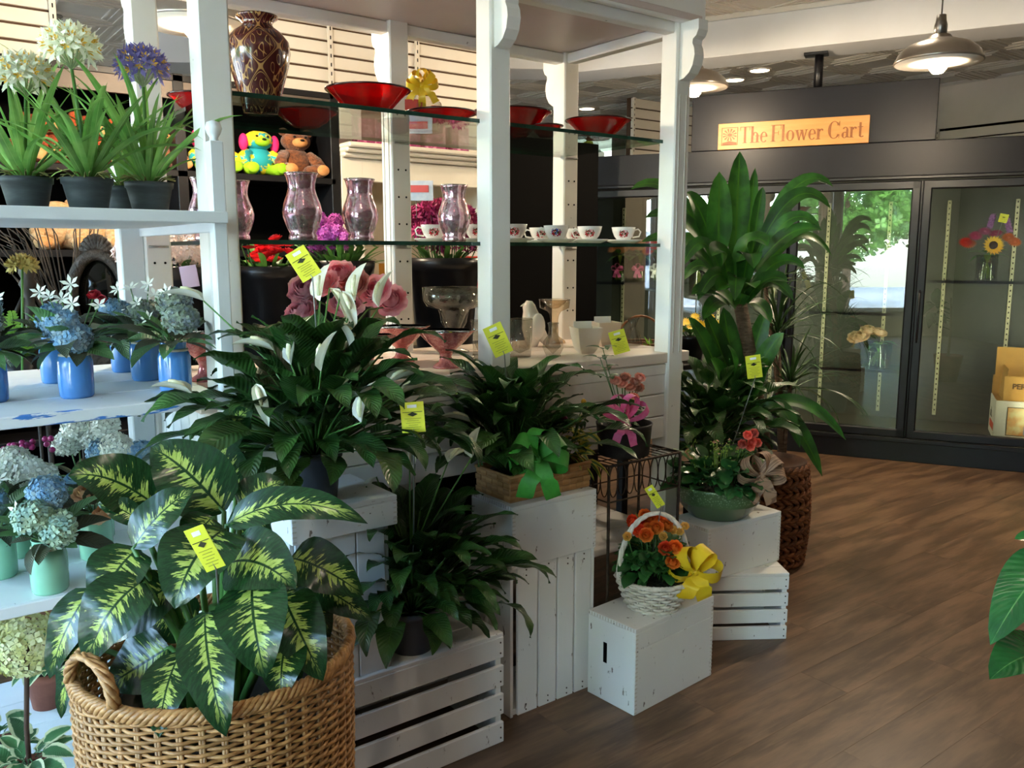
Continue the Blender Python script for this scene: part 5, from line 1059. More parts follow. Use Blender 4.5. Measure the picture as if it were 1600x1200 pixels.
for q in (-1, 0, 1): add('rim_braid', MB().tube([(.123*cos(a*pi/45)+0, .123*sin(a*pi/45), .102+.004*sin(a*1.3+q*2.1)) for a in range(90)], .005, 6, True), m_ww, t)
for q in (0, 2.1, 4.2): add('handle_cane', MB().tube([((.123*cos(a*pi/24)+.005*cos(a*1.2+q))*cos(.25-YAW), (.123*cos(a*pi/24))*sin(.25-YAW)+.006*sin(a*1.2+q), .09+.225*sin(a*pi/24)**.8) for a in range(25)], .006, 6), m_ww, t)
add('moss', MB().ball((0, 0, .085), (.1, .1, .02), 20, 6), m_moss, t)
m_beg = leafmat('begonia_leaf', '#2a5a2a', '#3c7436', None, .05, .3, .15); lb = [bm(leaf(L, L*.8, 6, .8, .25, .02, .002, wave=.003, prof='round', seed=i), m_beg, 'leaf') for i, L in enumerate((.05, .06, .045))]
for i in range(140): f = i/140; a = i*2.39996; z = 1-f; add('leaf', lb[i % 3], None, t, M=TR((cos(a)*.07*math.sqrt(f), sin(a)*.07*math.sqrt(f), .105+.09*math.sqrt(max(0, 1-f))), a, rnd(-.2, .9), rnd(-.5, .5), rnd(.85, 1.2)))
m_or = petalmat('begonia_orange', '#f0701f', '#f59a3c'); m_ro = petalmat('begonia_red_orange', '#ea431f', '#f2662e'); m_pe = petalmat('begonia_peach', '#ebbd66', '#dcae50')
mo, mr, mp = bm(rose(.018, 6), m_or), bm(rose(.018, 6), m_ro), bm(rose(.011, 4), m_pe)
for xp, yp, dd, me in ((1008, 818, .02, mr), (995, 822, .0, mr), (1015, 827, -.03, mo), (1026, 824, -.03, mo), (1000, 830, -.03, mr), (1010, 836, -.05, mo), (1042, 822, .0, mo), (1040, 857, -.085, mr), (1055, 855, -.085, mo), (1051, 879, -.1, mo), (980, 838, -.04, mp), (1052, 828, .0, mp), (1062, 830, .01, mp), (1070, 822, .02, mp), (988, 815, .03, mr), (1022, 812, .03, mo), (1032, 816, .02, mo), (1008, 806, .03, mo), (1036, 838, -.06, mp)):
    q = atd(xp, yp, P.dot(FH)+dd)-P; add('bloom', me, None, t, q, (rnd(.7, 1.3), 0, -YAW+rnd(-.5, .5))); add('stem', MB().tube([(q.x*.5, q.y*.5, .1), q], .002, 4), m_stem, t)
m_crot = leafmat('croton_green_yellow', '#5f7a2a', '#8c8a30', '#d9c23c', .09, .4, .15, .6); m_crr = leafmat('croton_red', '#7a1a22', '#4a1218', '#c4545a', .06, .35, .1, .6); lc1 = bm(leaf(.11, .04, 7, .4, .25, .03, .002, prof='ovate'), m_crot, 'croton_leaf'); lc2 = bm(leaf(.09, .065, 7, .7, .25, .02, .002, prof='ovate'), m_crr, 'croton_leaf')
for a, e, me in ((1.6, 1.45, lc1), (2.6, 1.3, lc1), (.3, 1.2, lc1), (.2, .8, lc2), (-.2, .95, lc2), (3.4, .9, lc1)): add('croton_leaf', me, None, t, M=TR((.02, .05, .14), a, e, rnd(-.4, .4), 1.15))
bow(t, m_yel, atd(1086, 892, P.dot(FH)-.09)-P, -YAW, .07, .058, 4, 2, 1.35, spread=1.15)
# ================================================================== DRACAENA IN A SEAGRASS BASKET
P = atz(1195, 872, 0); P.z = 0; t = T('seagrass_basket', 'chunky brown seagrass basket behind the white boxes', 'basket', P); m_sea = M('seagrass', '#8c5530', '#5f3519', .65, scale=30, stretch=(1, 1, 3), bump=.6, rand=.12)
add('basket_lining', MB().lathe([(0, 0), (.15, 0), (.165, .25), (.17, .49), (.16, .49), (0, .42)], 32), M('basket_inner', '#4a2a14', '#321b0c', .8), t)
for k in range(17):
    z = .02+k*.028; r = .163+.016*sin(pi*k/16)
    for s in (0, 1): add('plait', MB().tube([((r+.012*cos(14*(2*pi*i/84)+pi*k+s*pi))*cos(2*pi*i/84), (r+.012*cos(14*(2*pi*i/84)+pi*k+s*pi))*sin(2*pi*i/84), z+.012*sin(14*(2*pi*i/84)+s*pi)) for i in range(84)], .0105, 6, True), m_sea, t)
PD = P.copy(); t = T('corn_plant', 'tall corn plant dracaena with arching leaves and a thick cane', 'plant', (P.x, P.y, .43)); ORG = Vector((P.x, P.y, .43)); dD = P.dot(FH)
m_drac = leafmat('dracaena_leaf', '#24501d', '#387026', '#44781f', .12, .45, .25, .0)
m_cane = M('cane_bark', '#7a6450', '#5c4a3a', .85, scale=18, stretch=(1, 1, 6), bump=.8)
cane_top = atd(1150, 440, dD)
add('cane', MB().tube([(0, 0, -.02), (cane_top-ORG)*.5+Vector((.01, 0, 0)), cane_top-ORG], [.034, .032, .031], 14), m_cane, t)
def leaf2(P0, P1, w, arch, mat, fold=.2, n=11, prof='lance', nrm=None, wave=0, thick=5):
    """blade from P0 to P1, bowed by arch, its face turned to nrm"""
    P0, P1, arch = Vector(P0), Vector(P1), Vector(arch); C2 = (P0+P1)/2+arch*2; nrm = Vector(nrm if nrm else (-FH*.75+Vector((0, 0, .66)))); V = []; U = []; F = []
    for j in range(n+1):
        s = j/n; p = P0*(1-s)**2+C2*2*s*(1-s)+P1*s*s; tg = ((C2-P0)*(1-s)+(P1-C2)*s).normalized(); sd = tg.cross(nrm); sd = sd.normalized() if sd.length > .05 else RV; nn = sd.cross(tg).normalized()
        ww = {'lance': sin(pi*min(1, s**.72*.985+.012))**.85, 'ovate': sin(pi*min(1, s**.66*.985+.015))**.72, 'strap': min(1, s*3+.35)*(1-s**3)**.9, 'corn': min(1, .42+s*1.5)*(1-s**4.5)**.75}[prof]*w/2
        for q in range(thick):
            k = -1+2*q/(thick-1); V.append(p+sd*k*ww+nn*(abs(k)*ww*fold+wave*sin(s*14+k*2)*abs(k))); U.append(((k+1)/2, s))
    for j in range(n):
        for i in range(thick-1): a = j*thick+i; F.append((a, a+1, a+thick+1, a+thick))
    return MB().put(V, F, U)
# (base px, base py, tip px, tip py, width, base depth, tip depth, arch up, profile)
DL = [(1148, 400, 1156, 236, .115, 0, -.02, 0), (1122, 410, 1124, 268, .12, -.08, -.1, 0), (1165, 400, 1180, 262, .06, .04, .04, 0), (1180, 400, 1302, 292, .075, 0, -.05, .09), (1180, 400, 1298, 326, .08, -.05, -.1, .09), (1175, 400, 1192, 292, .06, .03, 0, .02), (1185, 410, 1283, 360, .07, -.1, -.2, .07), (1180, 420, 1285, 360, .075, -.12, -.22, .04),
      (1120, 410, 1072, 300, .1, -.05, -.1, .03), (1120, 420, 985, 296, .075, .0, .05, .09), (1125, 420, 1008, 340, .08, -.02, -.05, .06), (1130, 440, 1002, 378, .075, -.05, -.12, .05), (1130, 440, 1065, 418, .075, -.1, -.15, .08), (1145, 430, 1200, 385, .1, -.12, -.3, .05), (1140, 450, 1112, 400, .1, -.14, -.3, .05), (1160, 450, 1178, 420, .11, -.14, -.32, .06),
      (1170, 460, 1258, 420, .075, -.08, -.2, .05), (1150, 460, 1090, 470, .08, -.1, -.2, .06), (1160, 470, 1240, 470, .08, -.1, -.2, .05), (1150, 470, 1148, 470, .09, -.12, -.36, .06), (1130, 460, 1065, 440, .07, .05, .1, .06), (1190, 430, 1300, 400, .06, .08, .12, .08), (1140, 480, 1098, 500, .08, -.05, -.25, .03), (1160, 480, 1205, 505, .08, -.05, -.25, .03), (1120, 440, 1040, 400, .07, .1, .15, .08)]
for bx, by, tx, ty, w, d0, d1, ar in DL: ar *= 1.7; add('leaf', leaf2(atd(bx, by, dD+d0)-ORG, atd(tx, ty, dD+d1)-ORG, w, (0, 0, ar), m_drac, .22, prof='corn'), m_drac, t)
# second crown lower on the cane, and long hanging leaves
for bx, by, tx, ty, w, d0, d1, ar in [(1150, 620, 1100, 485, .1, -.02, -.06, .02), (1150, 620, 1130, 480, .11, 0, .0, .02), (1140, 630, 1075, 495, .09, -.06, -.15, .04), (1160, 620, 1200, 480, .09, 0, 0, .03), (1165, 620, 1225, 520, .09, -.05, -.12, .04), (1170, 640, 1285, 745, .09, -.2, -.3, .12), (1180, 640, 1322, 688, .07, -.15, -.2, .1), (1160, 640, 1200, 560, .09, -.08, -.2, .03), (1190, 650, 1250, 700, .08, -.22, -.32, .1), (1150, 640, 1110, 560, .09, -.1, -.2, .03), (1150, 600, 1140, 545, .1, -.1, -.3, .03), (1160, 610, 1190, 560, .1, -.1, -.3, .03), (1150, 470, 1120, 455, .09, -.1, -.32, .05), (1155, 475, 1180, 450, .1, -.12, -.34, .05), (1150, 480, 1080, 460, .09, -.08, -.2, .05), (1165, 470, 1230, 440, .09, -.12, -.28, .05)]:
    add('leaf', leaf2(atd(bx, by, dD+d0)-ORG, atd(tx, ty, dD+d1)-ORG, w, (0, 0, ar), m_drac, .25, prof='corn'), m_drac, t)
# spiky dragon tree in the same corner
P = atz(1262, 800, 0); P = Vector((PD.x+.42, PD.y+.22, 0)); t = T('dragon_tree', 'thin leaved dragon tree with spiky fans right of the corn plant', 'plant', P); add('pot', MB().lathe([(0, 0), (.09, 0), (.12, .22), (.125, .25), (.115, .25), (0, .22)], 28), m_bkt, t); add('soil', MB().lathe([(0, .225), (.11, .225), (0, .235)], 20), m_soil, t)
m_spk = leafmat('dragon_leaf', '#24431f', '#34592a', None, .05, .35, .15); ls = [bm(leaf(L, .014, 8, bd, .3, 0, prof='strap', k=1.5), m_spk, 'leaf') for L, bd in ((.38, .5), (.34, 1.0), (.42, 1.4))]
for cx, cy, n in ((1215, 520, 44), (1235, 600, 44), (1195, 440, 30)):
    q = atd(cx, cy, P.dot(FH))-P; add('stem', MB().tube([(0, 0, .2), (q.x*.3, q.y*.3, .2+(q.z-.2)*.5), q], [.014, .012, .01], 8), m_cane, t)
    for i in range(n): add('leaf', ls[i % 3], None, t, M=TR(q+Vector((0, 0, rnd(-.05, .02))), i*2.39996, rnd(-.3, 1.4), rnd(-.3, .3), rnd(.8, 1.15)))
# ================================================================== DIEFFENBACHIA IN THE WICKER HAMPER
BC = Vector((.478, 1.585, 0)); BH = .715; BR = .25; t = T('wicker_hamper', 'large honey coloured wicker hamper with a looped handle in the lower left corner', 'basket', BC)
m_honey = M('honey_wicker', '#b98a55', '#8e6336', .45, scale=50, stretch=(1, 1, 2), rand=.16)
rb = lambda f: .214+.038*math.sin(min(1, f*1.15)*pi/2); rows = 84
weave(t, m_honey, rb, .012, BH-.035, rows, 44, .0045, .0038, stake=True, sr=.0038)
for i in range(44):
    a = 2*pi*(i+.12)/44; add('stake', MB().tube([((rb(f)+.0)*cos(a), (rb(f))*sin(a), .012+(BH-.05)*f) for f in (0, .25, .5, .75, 1)], .0038, 5), m_honey, t)
add('base', MB().lathe([(0, 0), (.225, 0), (.225, .012), (0, .012)], 36), m_honey, t)
for k in range(5): add('rim_braid', MB().tube([((.252+.008*cos(26*a*2*pi/156+k*1.26))*cos(a*2*pi/156), (.252+.008*cos(26*a*2*pi/156+k*1.26))*sin(a*2*pi/156), BH-.022+.011*sin(26*a*2*pi/156+k*1.26)) for a in range(156)], .0052, 6, True), m_honey, t)
for az_ in (rad(196), rad(16)):
    hc = Vector((cos(az_)*.245, sin(az_)*.245, BH-.01)); sd = Vector((-sin(az_), cos(az_), 0))
    for q in range(4): add('handle_cane', MB().tube([hc+sd*(.075*cos(a*pi/16)+.006*cos(a*.9+q*1.57))+Vector((0, 0, .065*sin(a*pi/16)))+Vector((cos(az_), sin(az_), 0))*.007*sin(a*.9+q*1.57) for a in range(17)], .0055, 6), m_honey, t)
add('inner_pot', MB().lathe([(0, .3), (.15, .3), (.19, .58), (.2, .6), (.185, .6), (.18, .57), (0, .56)], 30), m_bkt, t)
def dieff():
    m, N, b = newmat('dieffenbachia_leaf'); uv = N.n('UVMap'); sx = N.n('SeparateXYZ'); N.l(uv.outputs[0], sx.inputs[0]); d = N.math('MULTIPLY', N.math('ABSOLUTE', N.math('SUBTRACT', sx.outputs[0], .5)), 2)
    oi = N.n('ObjectInfo'); diag = N.math('SUBTRACT', sx.outputs[1], N.math('MULTIPLY', d, .16)); sgn = N.math('GREATER_THAN', sx.outputs[0], .5)
    cb = N.n('CombineXYZ'); N.l(N.math('MULTIPLY', d, 1.1), cb.inputs[0]); N.l(N.math('MULTIPLY', diag, 17), cb.inputs[1]); N.l(N.math('ADD', N.math('MULTIPLY', oi.outputs['Random'], 40), N.math('MULTIPLY', sgn, 7)), cb.inputs[2])
    n1 = N.noise(cb.outputs[0], 1.25, 3, .6); n2 = N.noise(cb.outputs[0], 3.2, 3, .6)
    ed = N.math('MULTIPLY', N.ramp(sx.outputs[1], .0, .12), N.ramp(sx.outputs[1], .98, .72))
    v = N.math('ADD', N.math('MULTIPLY', N.math('SUBTRACT', n1, .5), 1.5), N.math('ADD', N.math('SUBTRACT', .22, N.math('MULTIPLY', d, .62)), N.math('MULTIPLY', N.math('SUBTRACT', n2, .5), .7)))
    mask = N.math('MULTIPLY', N.ramp(v, .04, .13), ed); mask = N.math('MULTIPLY', mask, N.ramp(d, .025, .06))
    gr = N.mix(N.ramp(n2, .4, .6), lin('#173318'), lin('#214522')); ye = N.mix(N.ramp(n2, .35, .65), lin('#98b04a'), lin('#b9c665')); c = N.mix(mask, gr, ye); N.l(c, b.inputs['Base Color']); b.inputs['Roughness'].default_value = .24
    wv = N.math('SINE', N.math('MULTIPLY', diag, 75)); bp = N.n('Bump', i_Strength=.03, i_Distance=.006); N.l(wv, bp.inputs['Height']); N.l(bp.outputs[0], b.inputs['Normal'])
    tl = N.n('BsdfTranslucent'); N.l(c, tl.inputs[0]); mx = N.n('MixShader', i_0=.18); N.l(b.outputs[0], mx.inputs[1]); N.l(tl.outputs[0], mx.inputs[2]); N.l(mx.outputs[0], m.node_tree.nodes['Material Output'].inputs[0]); return m
m_dief = dieff(); m_pet = M('dieffenbachia_stalk', '#4f7f3a', '#3c6630', .4)
ORG = Vector((BC.x, BC.y, .56)); t = T('dieffenbachia', 'dieffenbachia with broad yellow and green marbled leaves in the hamper', 'plant', ORG); d0 = BC.dot(FH)
def cpx(x, y): return 80+x/2.223, 660+y/2.223
DI = [((600, 310), (345, 85), 200, .1, .12, .035), ((365, 292), (58, 185), 165, .08, .0, .05), ((480, 270), (400, 140), 120, .2, .22, .0), ((660, 300), (812, 205), 120, .12, .16, .02), ((610, 355), (1100, 352), 110, .0, .0, .085), ((285, 435), (500, 232), 125, -.02, .02, .03), ((600, 372), (430, 648), 225, -.02, -.16, .05), ((615, 490), (850, 578), 200, -.04, -.14, .05), ((830, 470), (1085, 600), 150, .02, .0, .045), ((880, 545), (1118, 690), 110, .05, .02, .03),
      ((300, 440), (160, 665), 175, .0, -.08, .03), ((320, 550), (125, 838), 190, -.06, -.12, .05), ((140, 580), (-5, 890), 120, .05, .0, .03), ((110, 765), (35, 1028), 75, .02, .0, .03), ((430, 560), (180, 770), 165, -.02, -.04, .03), ((410, 780), (195, 915), 190, .0, -.02, .0), ((535, 660), (608, 1092), 165, -.12, -.27, .05), ((450, 800), (375, 1094), 145, -.14, -.26, .03), ((700, 560), (745, 890), 205, -.1, -.22, .05), ((800, 590), (945, 898), 165, -.05, -.14, .04), ((820, 760), (800, 962), 140, -.1, -.18, .03), ((830, 560), (970, 745), 150, .05, .02, .03), ((310, 345), (160, 283), 70, .02, .02, .02), ((640, 270), (560, 40), 120, .25, .28, .03), ((560, 330), (480, 470), 130, .05, .02, .02), ((500, 700), (330, 700), 150, .06, .04, .03), ((690, 420), (760, 330), 130, .12, .14, .03), ((620, 640), (640, 800), 150, .0, -.04, .03), ((880, 640), (905, 860), 120, .0, -.02, .02), ((560, 130), (700, -60), 110, .32, .4, .03), ((760, 690), (870, 890), 130, .03, .0, .02)]
for i, (b, tp, w, e0, e1, ar) in enumerate(DI):
    A = atd(*cpx(*b), d0+e0)-ORG; B = atd(*cpx(*tp), d0+e1)-ORG; wm = w/2.223/F_PX*(d0+(e0+e1)/2)*1.3
    down = B.z < A.z-.05
    lf = add('leaf', leaf2(A, B, wm, Vector((0, 0, ar*.5))-FH*ar*(.5 if down else .1), m_dief, .16, 14, 'ovate', wave=.003, thick=7), m_dief, t)
    s = Vector((A.x*.15, A.y*.15, -.02)); add('petiole', MB().tube([s, s.lerp(A, .5)+Vector((0, 0, .04)), A, A.lerp(B, .08)], [.008, .007, .005, .003], 7), m_pet, lf)
for x, y, h in ((0, 0, .22), (.04, .03, .16), (-.04, .02, .18), (.01, -.04, .12)): add('stem', MB().tube([(x, y, -.02), (x*1.3, y*1.3, h)], [.016, .012], 10), m_pet, t)
# ------------------------------------------------------------------ glossy plant at the right picture edge
P = Vector((1.98, .50, 0)); t = T('rubber_plant', 'glossy green plant reaching in at the right picture edge', 'plant', P); m_rub = leafmat('rubber_leaf', '#1f5428', '#2b6a30', '#5c8f4a', .04, .22, .15, .15)
add('pot', MB().lathe([(0, 0), (.11, 0), (.15, .27), (.157, .3), (.145, .3), (0, .27)], 32), m_terra, t); add('soil', MB().lathe([(0, .275), (.14, .275), (0, .285)], 20), m_soil, t)
dR = P.dot(FH); add('stem', MB().tube([(0, 0, .27), (.01, 0, .6), (0, .02, .95)], [.014, .012, .008], 10), m_cane, t)
for bx, by, tx, ty, w, e0, e1, ar in ((1660, 870, 1547, 1008, .11, 0, -.06, .03), (1665, 1040, 1546, 1062, .12, -.02, -.12, .035), (1640, 855, 1585, 842, .05, .02, .04, .01), (1680, 860, 1700, 720, .12, 0, 0, .02), (1690, 900, 1800, 860, .12, 0, 0, .04), (1690, 960, 1790, 1080, .12, -.05, -.1, .04), (1670, 980, 1640, 1180, .12, -.1, -.2, .03), (1700, 1000, 1760, 1180, .12, -.1, -.2, .03)):
    A = atd(bx, by, dR+e0)-P; B = atd(tx, ty, dR+e1)-P; lf = add('leaf', leaf2(A, B, w, (0, 0, ar), m_rub, .2, 12, 'ovate', nrm=(-.3, -.2, 1)), m_rub, t); add('petiole', MB().tube([(0, 0, A.z-.06), A, A.lerp(B, .1)], [.005, .004, .002], 6), m_pet, lf)
# ------------------------------------------------------------------ price tags
price_tag('yellow price tag slanting over the largest peace lily', atd(474, 412, 2.02), .05, .085, rad(-34), stake=1, base=PL1+Vector((.02, 0, .11)), lean=rad(-25))
price_tag('yellow price tag standing upright over the front peace lily', atd(645, 652, 1.98), .056, .074, rad(-4), stake=1, base=PL2+Vector((0, 0, .11)))
price_tag('yellow price tag leaning in front of the middle post, over the woven tray', atd(778, 531, 2.52), .058, .095, rad(-24), stake=1, base=PL3+Vector((0, 0, .05)))
price_tag('yellow price tag against the corn plant, over the green bowl', atd(1178, 573, 3.2), .058, .088, rad(-9), stake=1, base=Vector((2.64, 2.12, .58)))
price_tag('large yellow price tag on the marbled dieffenbachia leaves', atd(320, 857, d0-.2), .036, .082, rad(-22), stake=1, base=Vector((BC.x, BC.y, .57)), lean=rad(8))
price_tag('yellow price tag on the cart counter beside the square cream bowls', on(967, 2.31, ZK)+Vector((0, 0, .048)), .062, .088, rad(-16), lean=rad(-10))
price_tag('small yellow price tag above the begonia basket', atd(1023, 776, 2.66), .03, .085, rad(-33), stake=1, base=Vector((2.0, 1.9, .38)), lean=rad(10))
# ================================================================== THE GLASS DOOR COOLER
B0 = atz(1435, 724, 0); AN = -rad(61.7)
co = T('floral_cooler', 'long charcoal walk-up cooler with black framed glass doors', 'cooler', (B0.x, B0.y, 0), AN)
Q = Matrix.Translation((B0.x, B0.y, 0)) @ Matrix.Rotation(AN, 4, 'Z'); Qi = Q.inverted()
NRM = (Q.to_3x3() @ Vector((0, 1, 0)))
def cl(xp, yp, yl): p = onpl(xp, yp, Q @ Vector((0, yl, 0)), NRM); return Qi @ p
XS = [-2.94, -2.62, -1.77, -.94, -.10, .74, 1.58, 2.42]; CH = 2.193
m_cin = M('cooler_interior', '#4a4b42', '#42433b', .5, scale=2)
add('kick_base', MB().box((-.26, .40, .07), (5.36, .78, .14), b=.004), m_coolblk, co, smooth=False)
add('base_strip', MB().box((-.26, .005, .155), (5.36, .05, .03), b=.004), m_coolblk, co, smooth=False)
add('fascia', MB().box((-.26, .02, 2.075), (5.36, .06, .235), b=.004), m_cooler, co, smooth=False)
add('fascia_trim', MB().box((-.26, -.015, 1.955), (5.36, .03, .03), b=.008), m_coolblk, co, smooth=False)
add('roof_panel', MB().box((-.26, .42, 2.15), (5.36, .78, .05)), m_cooler, co, smooth=False)
add('back_panel', MB().box((-.26, .80, 1.1), (5.36, .03, 2.0)), m_cin, co, smooth=False)
add('floor_panel', MB().box((-.26, .42, .165), (5.3, .72, .02)), m_cin, co, smooth=False)
for x in (-2.925, 2.405): add('side_panel', MB().box((x, .42, 1.1), (.03, .78, 2.1)), m_cooler, co, smooth=False)
add('corner_stile', MB().box((-2.78, .01, 1.05), (.32, .05, 1.82), b=.004), m_cooler, co, smooth=False)
m_std = M('standard_metal', '#cfc9a8', '#bdb694', .35, .3, scale=60)
m_led = M('led_tube', '#fff3c8', emit='#fff0c0', es=9)
for i in range(1, 7):
    a, b = XS[i], XS[i+1]; w = b-a; x = (a+b)/2
    d = bpy.data.objects.new('glass_door', None); COL.objects.link(d); d.parent = co; d.location = (x, 0, 0)
    for s in (-1, 1): add('door_stile', MB().box((s*(w/2-.033), 0, 1.055), (.058, .05, 1.76), b=.008), m_coolblk, d, smooth=False)
    for z in (.205, 1.905): add('door_rail', MB().box((0, 0, z), (w-.012, .05, .06), b=.008), m_coolblk, d, smooth=False)
    add('pane', MB().box((0, .004, 1.055), (w-.12, .008, 1.65)), m_doorglass, d, smooth=False)
    add('handle', MB().tube([(-w/2+.03, -.026, .85), (-w/2+.03, -.05, .87), (-w/2+.03, -.05, 1.18), (-w/2+.03, -.026, 1.2)], .007, 8), m_coolblk, d)
    for q in (-.22, .22):
        st = add('shelf_standard', MB().box((x+q, .775, 1.03), (.026, .016, 1.62), b=.002), m_std, co, smooth=False); mb = MB()
        for k in range(40): mb.box((x+q, .7665, .26+k*.04), (.008, .002, .012))
        add('slot', mb, m_dark, st, smooth=False, kind='stuff')
    add('led_tube', MB().tube([(b, .06, .3), (b, .06, 1.85)], .011, 8), m_led, co)
    ld = bpy.data.lights.new('cooler_light', 'AREA'); ld.shape = 'RECTANGLE'; ld.size = .03; ld.size_y = 1.5; ld.energy = 9; ld.color = (1, .93, .68); lo = bpy.data.objects.new('cooler_light', ld); COL.objects.link(lo); lo.parent = co; lo.location = (b, .08, 1.05); lo.rotation_euler = (pi/2, 0, 0)
    mul = add('mullion', MB().box((b, .03, 1.055), (.05, .05, 1.76), b=.004), m_coolblk, co, smooth=False)
def wshelf(x0, x1, z, nm='glass_shelf'): 
    s = add('shelf', MB().box(((x0+x1)/2, .56, z), (x1-x0, .4, .012)), m_glass, co, smooth=False); add('shelf_edge', MB().box(((x0+x1)/2, .358, z), (x1-x0, .006, .02)), m_coolblk, s, smooth=False)
z3 = cl(1520, 441, .36).z; z2 = cl(1330, 490, .36).z; z0_ = cl(1000, 443, .36).z
wshelf(XS[4]+.04, XS[5]-.04, z3); wshelf(XS[3]+.04, XS[4]-.04, z2); wshelf(XS[1]+.04, XS[2]-.04, z0_); wshelf(XS[2]+.04, XS[3]-.04, z0_-.1); wshelf(XS[3]+.04, XS[4]-.04, z2-.42)
# sign box and hanging post on top
sb = T('sign_board', 'dark charcoal sign box standing on top of the cooler', 'sign', Q @ Vector((-.855, .16, CH)), AN)
add('box_body', MB().box((0, 0, .20), (1.63, .3, .395), b=.004), m_cooler, sb, smooth=False)
pp = cl(1278, 130, .16); add('hanging_post', MB().tube([(pp.x+.855, 0, .39), (pp.x+.855, 0, 2.85-CH)], .03, 8), m_coolblk, sb); add('post_plate', MB().box((pp.x+.855-.02, 0, 2.838-CH), (.16, .1, .02), b=.003), m_coolblk, sb, smooth=False)
# lettered wooden sign
sl0, sr0 = cl(1123, 214, 0), cl(1358.5, 202, 0); sw = sr0.x-sl0.x; sx = (sl0.x+sr0.x)/2; zt_, zb_ = cl(1359, 180, 0).z, cl(1358, 223.4, 0).z; sh_ = zt_-zb_
sg = T('wooden_sign', 'blond wooden sign reading The Flower Cart with a sunburst emblem', 'sign', Q @ Vector((sx, -.018, (zt_+zb_)/2)), AN)
add('board', MB().box((0, 0.004, 0), (sw, .02, sh_), b=.002), M('sign_wood', '#bd8748', '#b27c3e', .45, scale=3, stretch=(1, 5, 9)), sg, smooth=False)
m_let = M('sign_letter', '#855022', '#7a481e', .55)
class Pen:
    """serif letters from stems, hairlines, bowls; unit cap height, x offset, written on the xz plane"""
    def __init__(s): s.mb = MB()
    def bar(s, x0, z0, x1, z1, w): 
        d = Vector((x1-x0, z1-z0)).normalized(); n = Vector((-d.y, d.x))*w/2; s.poly([(x0+n.x, z0+n.y), (x1+n.x, z1+n.y), (x1-n.x, z1-n.y), (x0-n.x, z0-n.y)])
    def poly(s, p): s.mb.prism(p, .004, 'Y')
    def stem(s, x, z0, z1, w=.13, lo=1, hi=1):
        s.poly([(x-w/2, z0), (x+w/2, z0), (x+w/2, z1), (x-w/2, z1)])
        for k, z, sg_ in ((lo, z0, 1), (hi, z1, -1)):
            if k: s.poly([(x-w/2-.07*(1 if k != 2 else 1), z), (x+w/2+(.07 if k != 2 else 0), z), (x+w/2+(.07 if k != 2 else 0), z+.03*sg_), (x-w/2-.07, z+.03*sg_)])
    def arc(s, cx, cz, rx, rz, a0, a1, thick=.13, thin=.035, n=22):
        o = []; i_ = []
        for k in range(n+1):
            a = rad(a0+(a1-a0)*k/n); w = thin+(thick-thin)*abs(cos(a)); o.append((cx+rx*cos(a), cz+rz*sin(a))); i_.append((cx+(rx-w)*cos(a), cz+(rz-thin*1.1-(0))*sin(a)))
        for k in range(n): s.poly([o[k], o[k+1], i_[k+1], i_[k]])
PEN = {}
def T_(p): p.stem(.3, 0, 1, lo=1, hi=0); p.bar(0, .985, .6, .985, .035); p.poly([(0, 1), (.035, 1), (.02, .76), (0, .76)]); p.poly([(.565, 1), (.6, 1), (.6, .76), (.58, .76)]); return .64
def h_(p): p.stem(.09, 0, 1, hi=2); p.stem(.4, 0, .42); p.arc(.27, .4, .195, .24, 0, 170, .13, .04); return .54
def e_(p): p.arc(.23, .31, .22, .32, 8, 318, .12, .035); p.bar(.09, .335, .44, .335, .035); return .47
def F_(p): p.stem(.1, 0, 1, .14); p.bar(.1, .985, .56, .985, .035); p.poly([(.53, 1), (.565, 1), (.565, .74), (.545, .74)]); p.bar(.1, .52, .42, .52, .035); p.poly([(.4, .64), (.425, .64), (.425, .4), (.4, .4)]); return .58
def l_(p): p.stem(.09, 0, 1, hi=2); return .24
def o_(p): p.arc(.25, .31, .24, .32, 0, 360, .13, .035, 32); return .52
def w_(p):
    for x in (.0, .28): p.poly([(x+.02, .62), (x+.16, .62), (x+.29, 0), (x+.2, 0)]); p.bar(x+.245, .02, x+.37, .6, .04)
    p.bar(-.02, .605, .2, .605, .03); p.bar(.26, .605, .46, .605, .03); p.bar(.57, .605, .74, .605, .03); return .74
def r_(p): p.stem(.09, 0, .62, hi=2); p.arc(.28, .42, .17, .2, 60, 165, .1, .05); p.mb.lathe([(0, -.002), (.05, -.002), (.05, .002), (0, .002)], 12, (0, 0, 0)) if False else p.poly([(.33+.05*cos(k*.785), .54+.055*sin(k*.785)) for k in range(8)]); return .41
def C_(p): p.arc(.36, .5, .35, .515, 32, 328, .16, .04, 34); p.poly([(.63, 1), (.665, 1), (.665, .7), (.645, .7)]); p.poly([(.63, 0), (.655, 0), (.665, .24), (.65, .24)]); return .74
def a_(p): p.stem(.34, .03, .45, .12, lo=0, hi=0); p.arc(.23, .44, .17, .2, 0, 150, .11, .04); p.arc(.2, .17, .17, .185, 60, 330, .12, .035); p.bar(.36, .03, .46, .05, .045); return .47
def t_(p): p.stem(.14, .06, .86, .12, lo=0, hi=0); p.bar(0, .605, .3, .605, .035); p.arc(.23, .12, .15, .13, 190, 330, .1, .05); return .35
GL = {'T': T_, 'h': h_, 'e': e_, 'F': F_, 'l': l_, 'o': o_, 'w': w_, 'r': r_, 'C': C_, 'a': a_, 't': t_}
tot = 0; run = []
for ch in 'The Flower Cart':
    if ch == ' ': tot += .2; continue
    p = Pen(); run.append((tot, p, GL[ch](p), ch)); tot += run[-1][2]+.02
x0 = -sw/2+sw*.155; x1 = sw/2-sw*.03; sc = (x1-x0)/tot; hs = sh_*.62
wrd = None
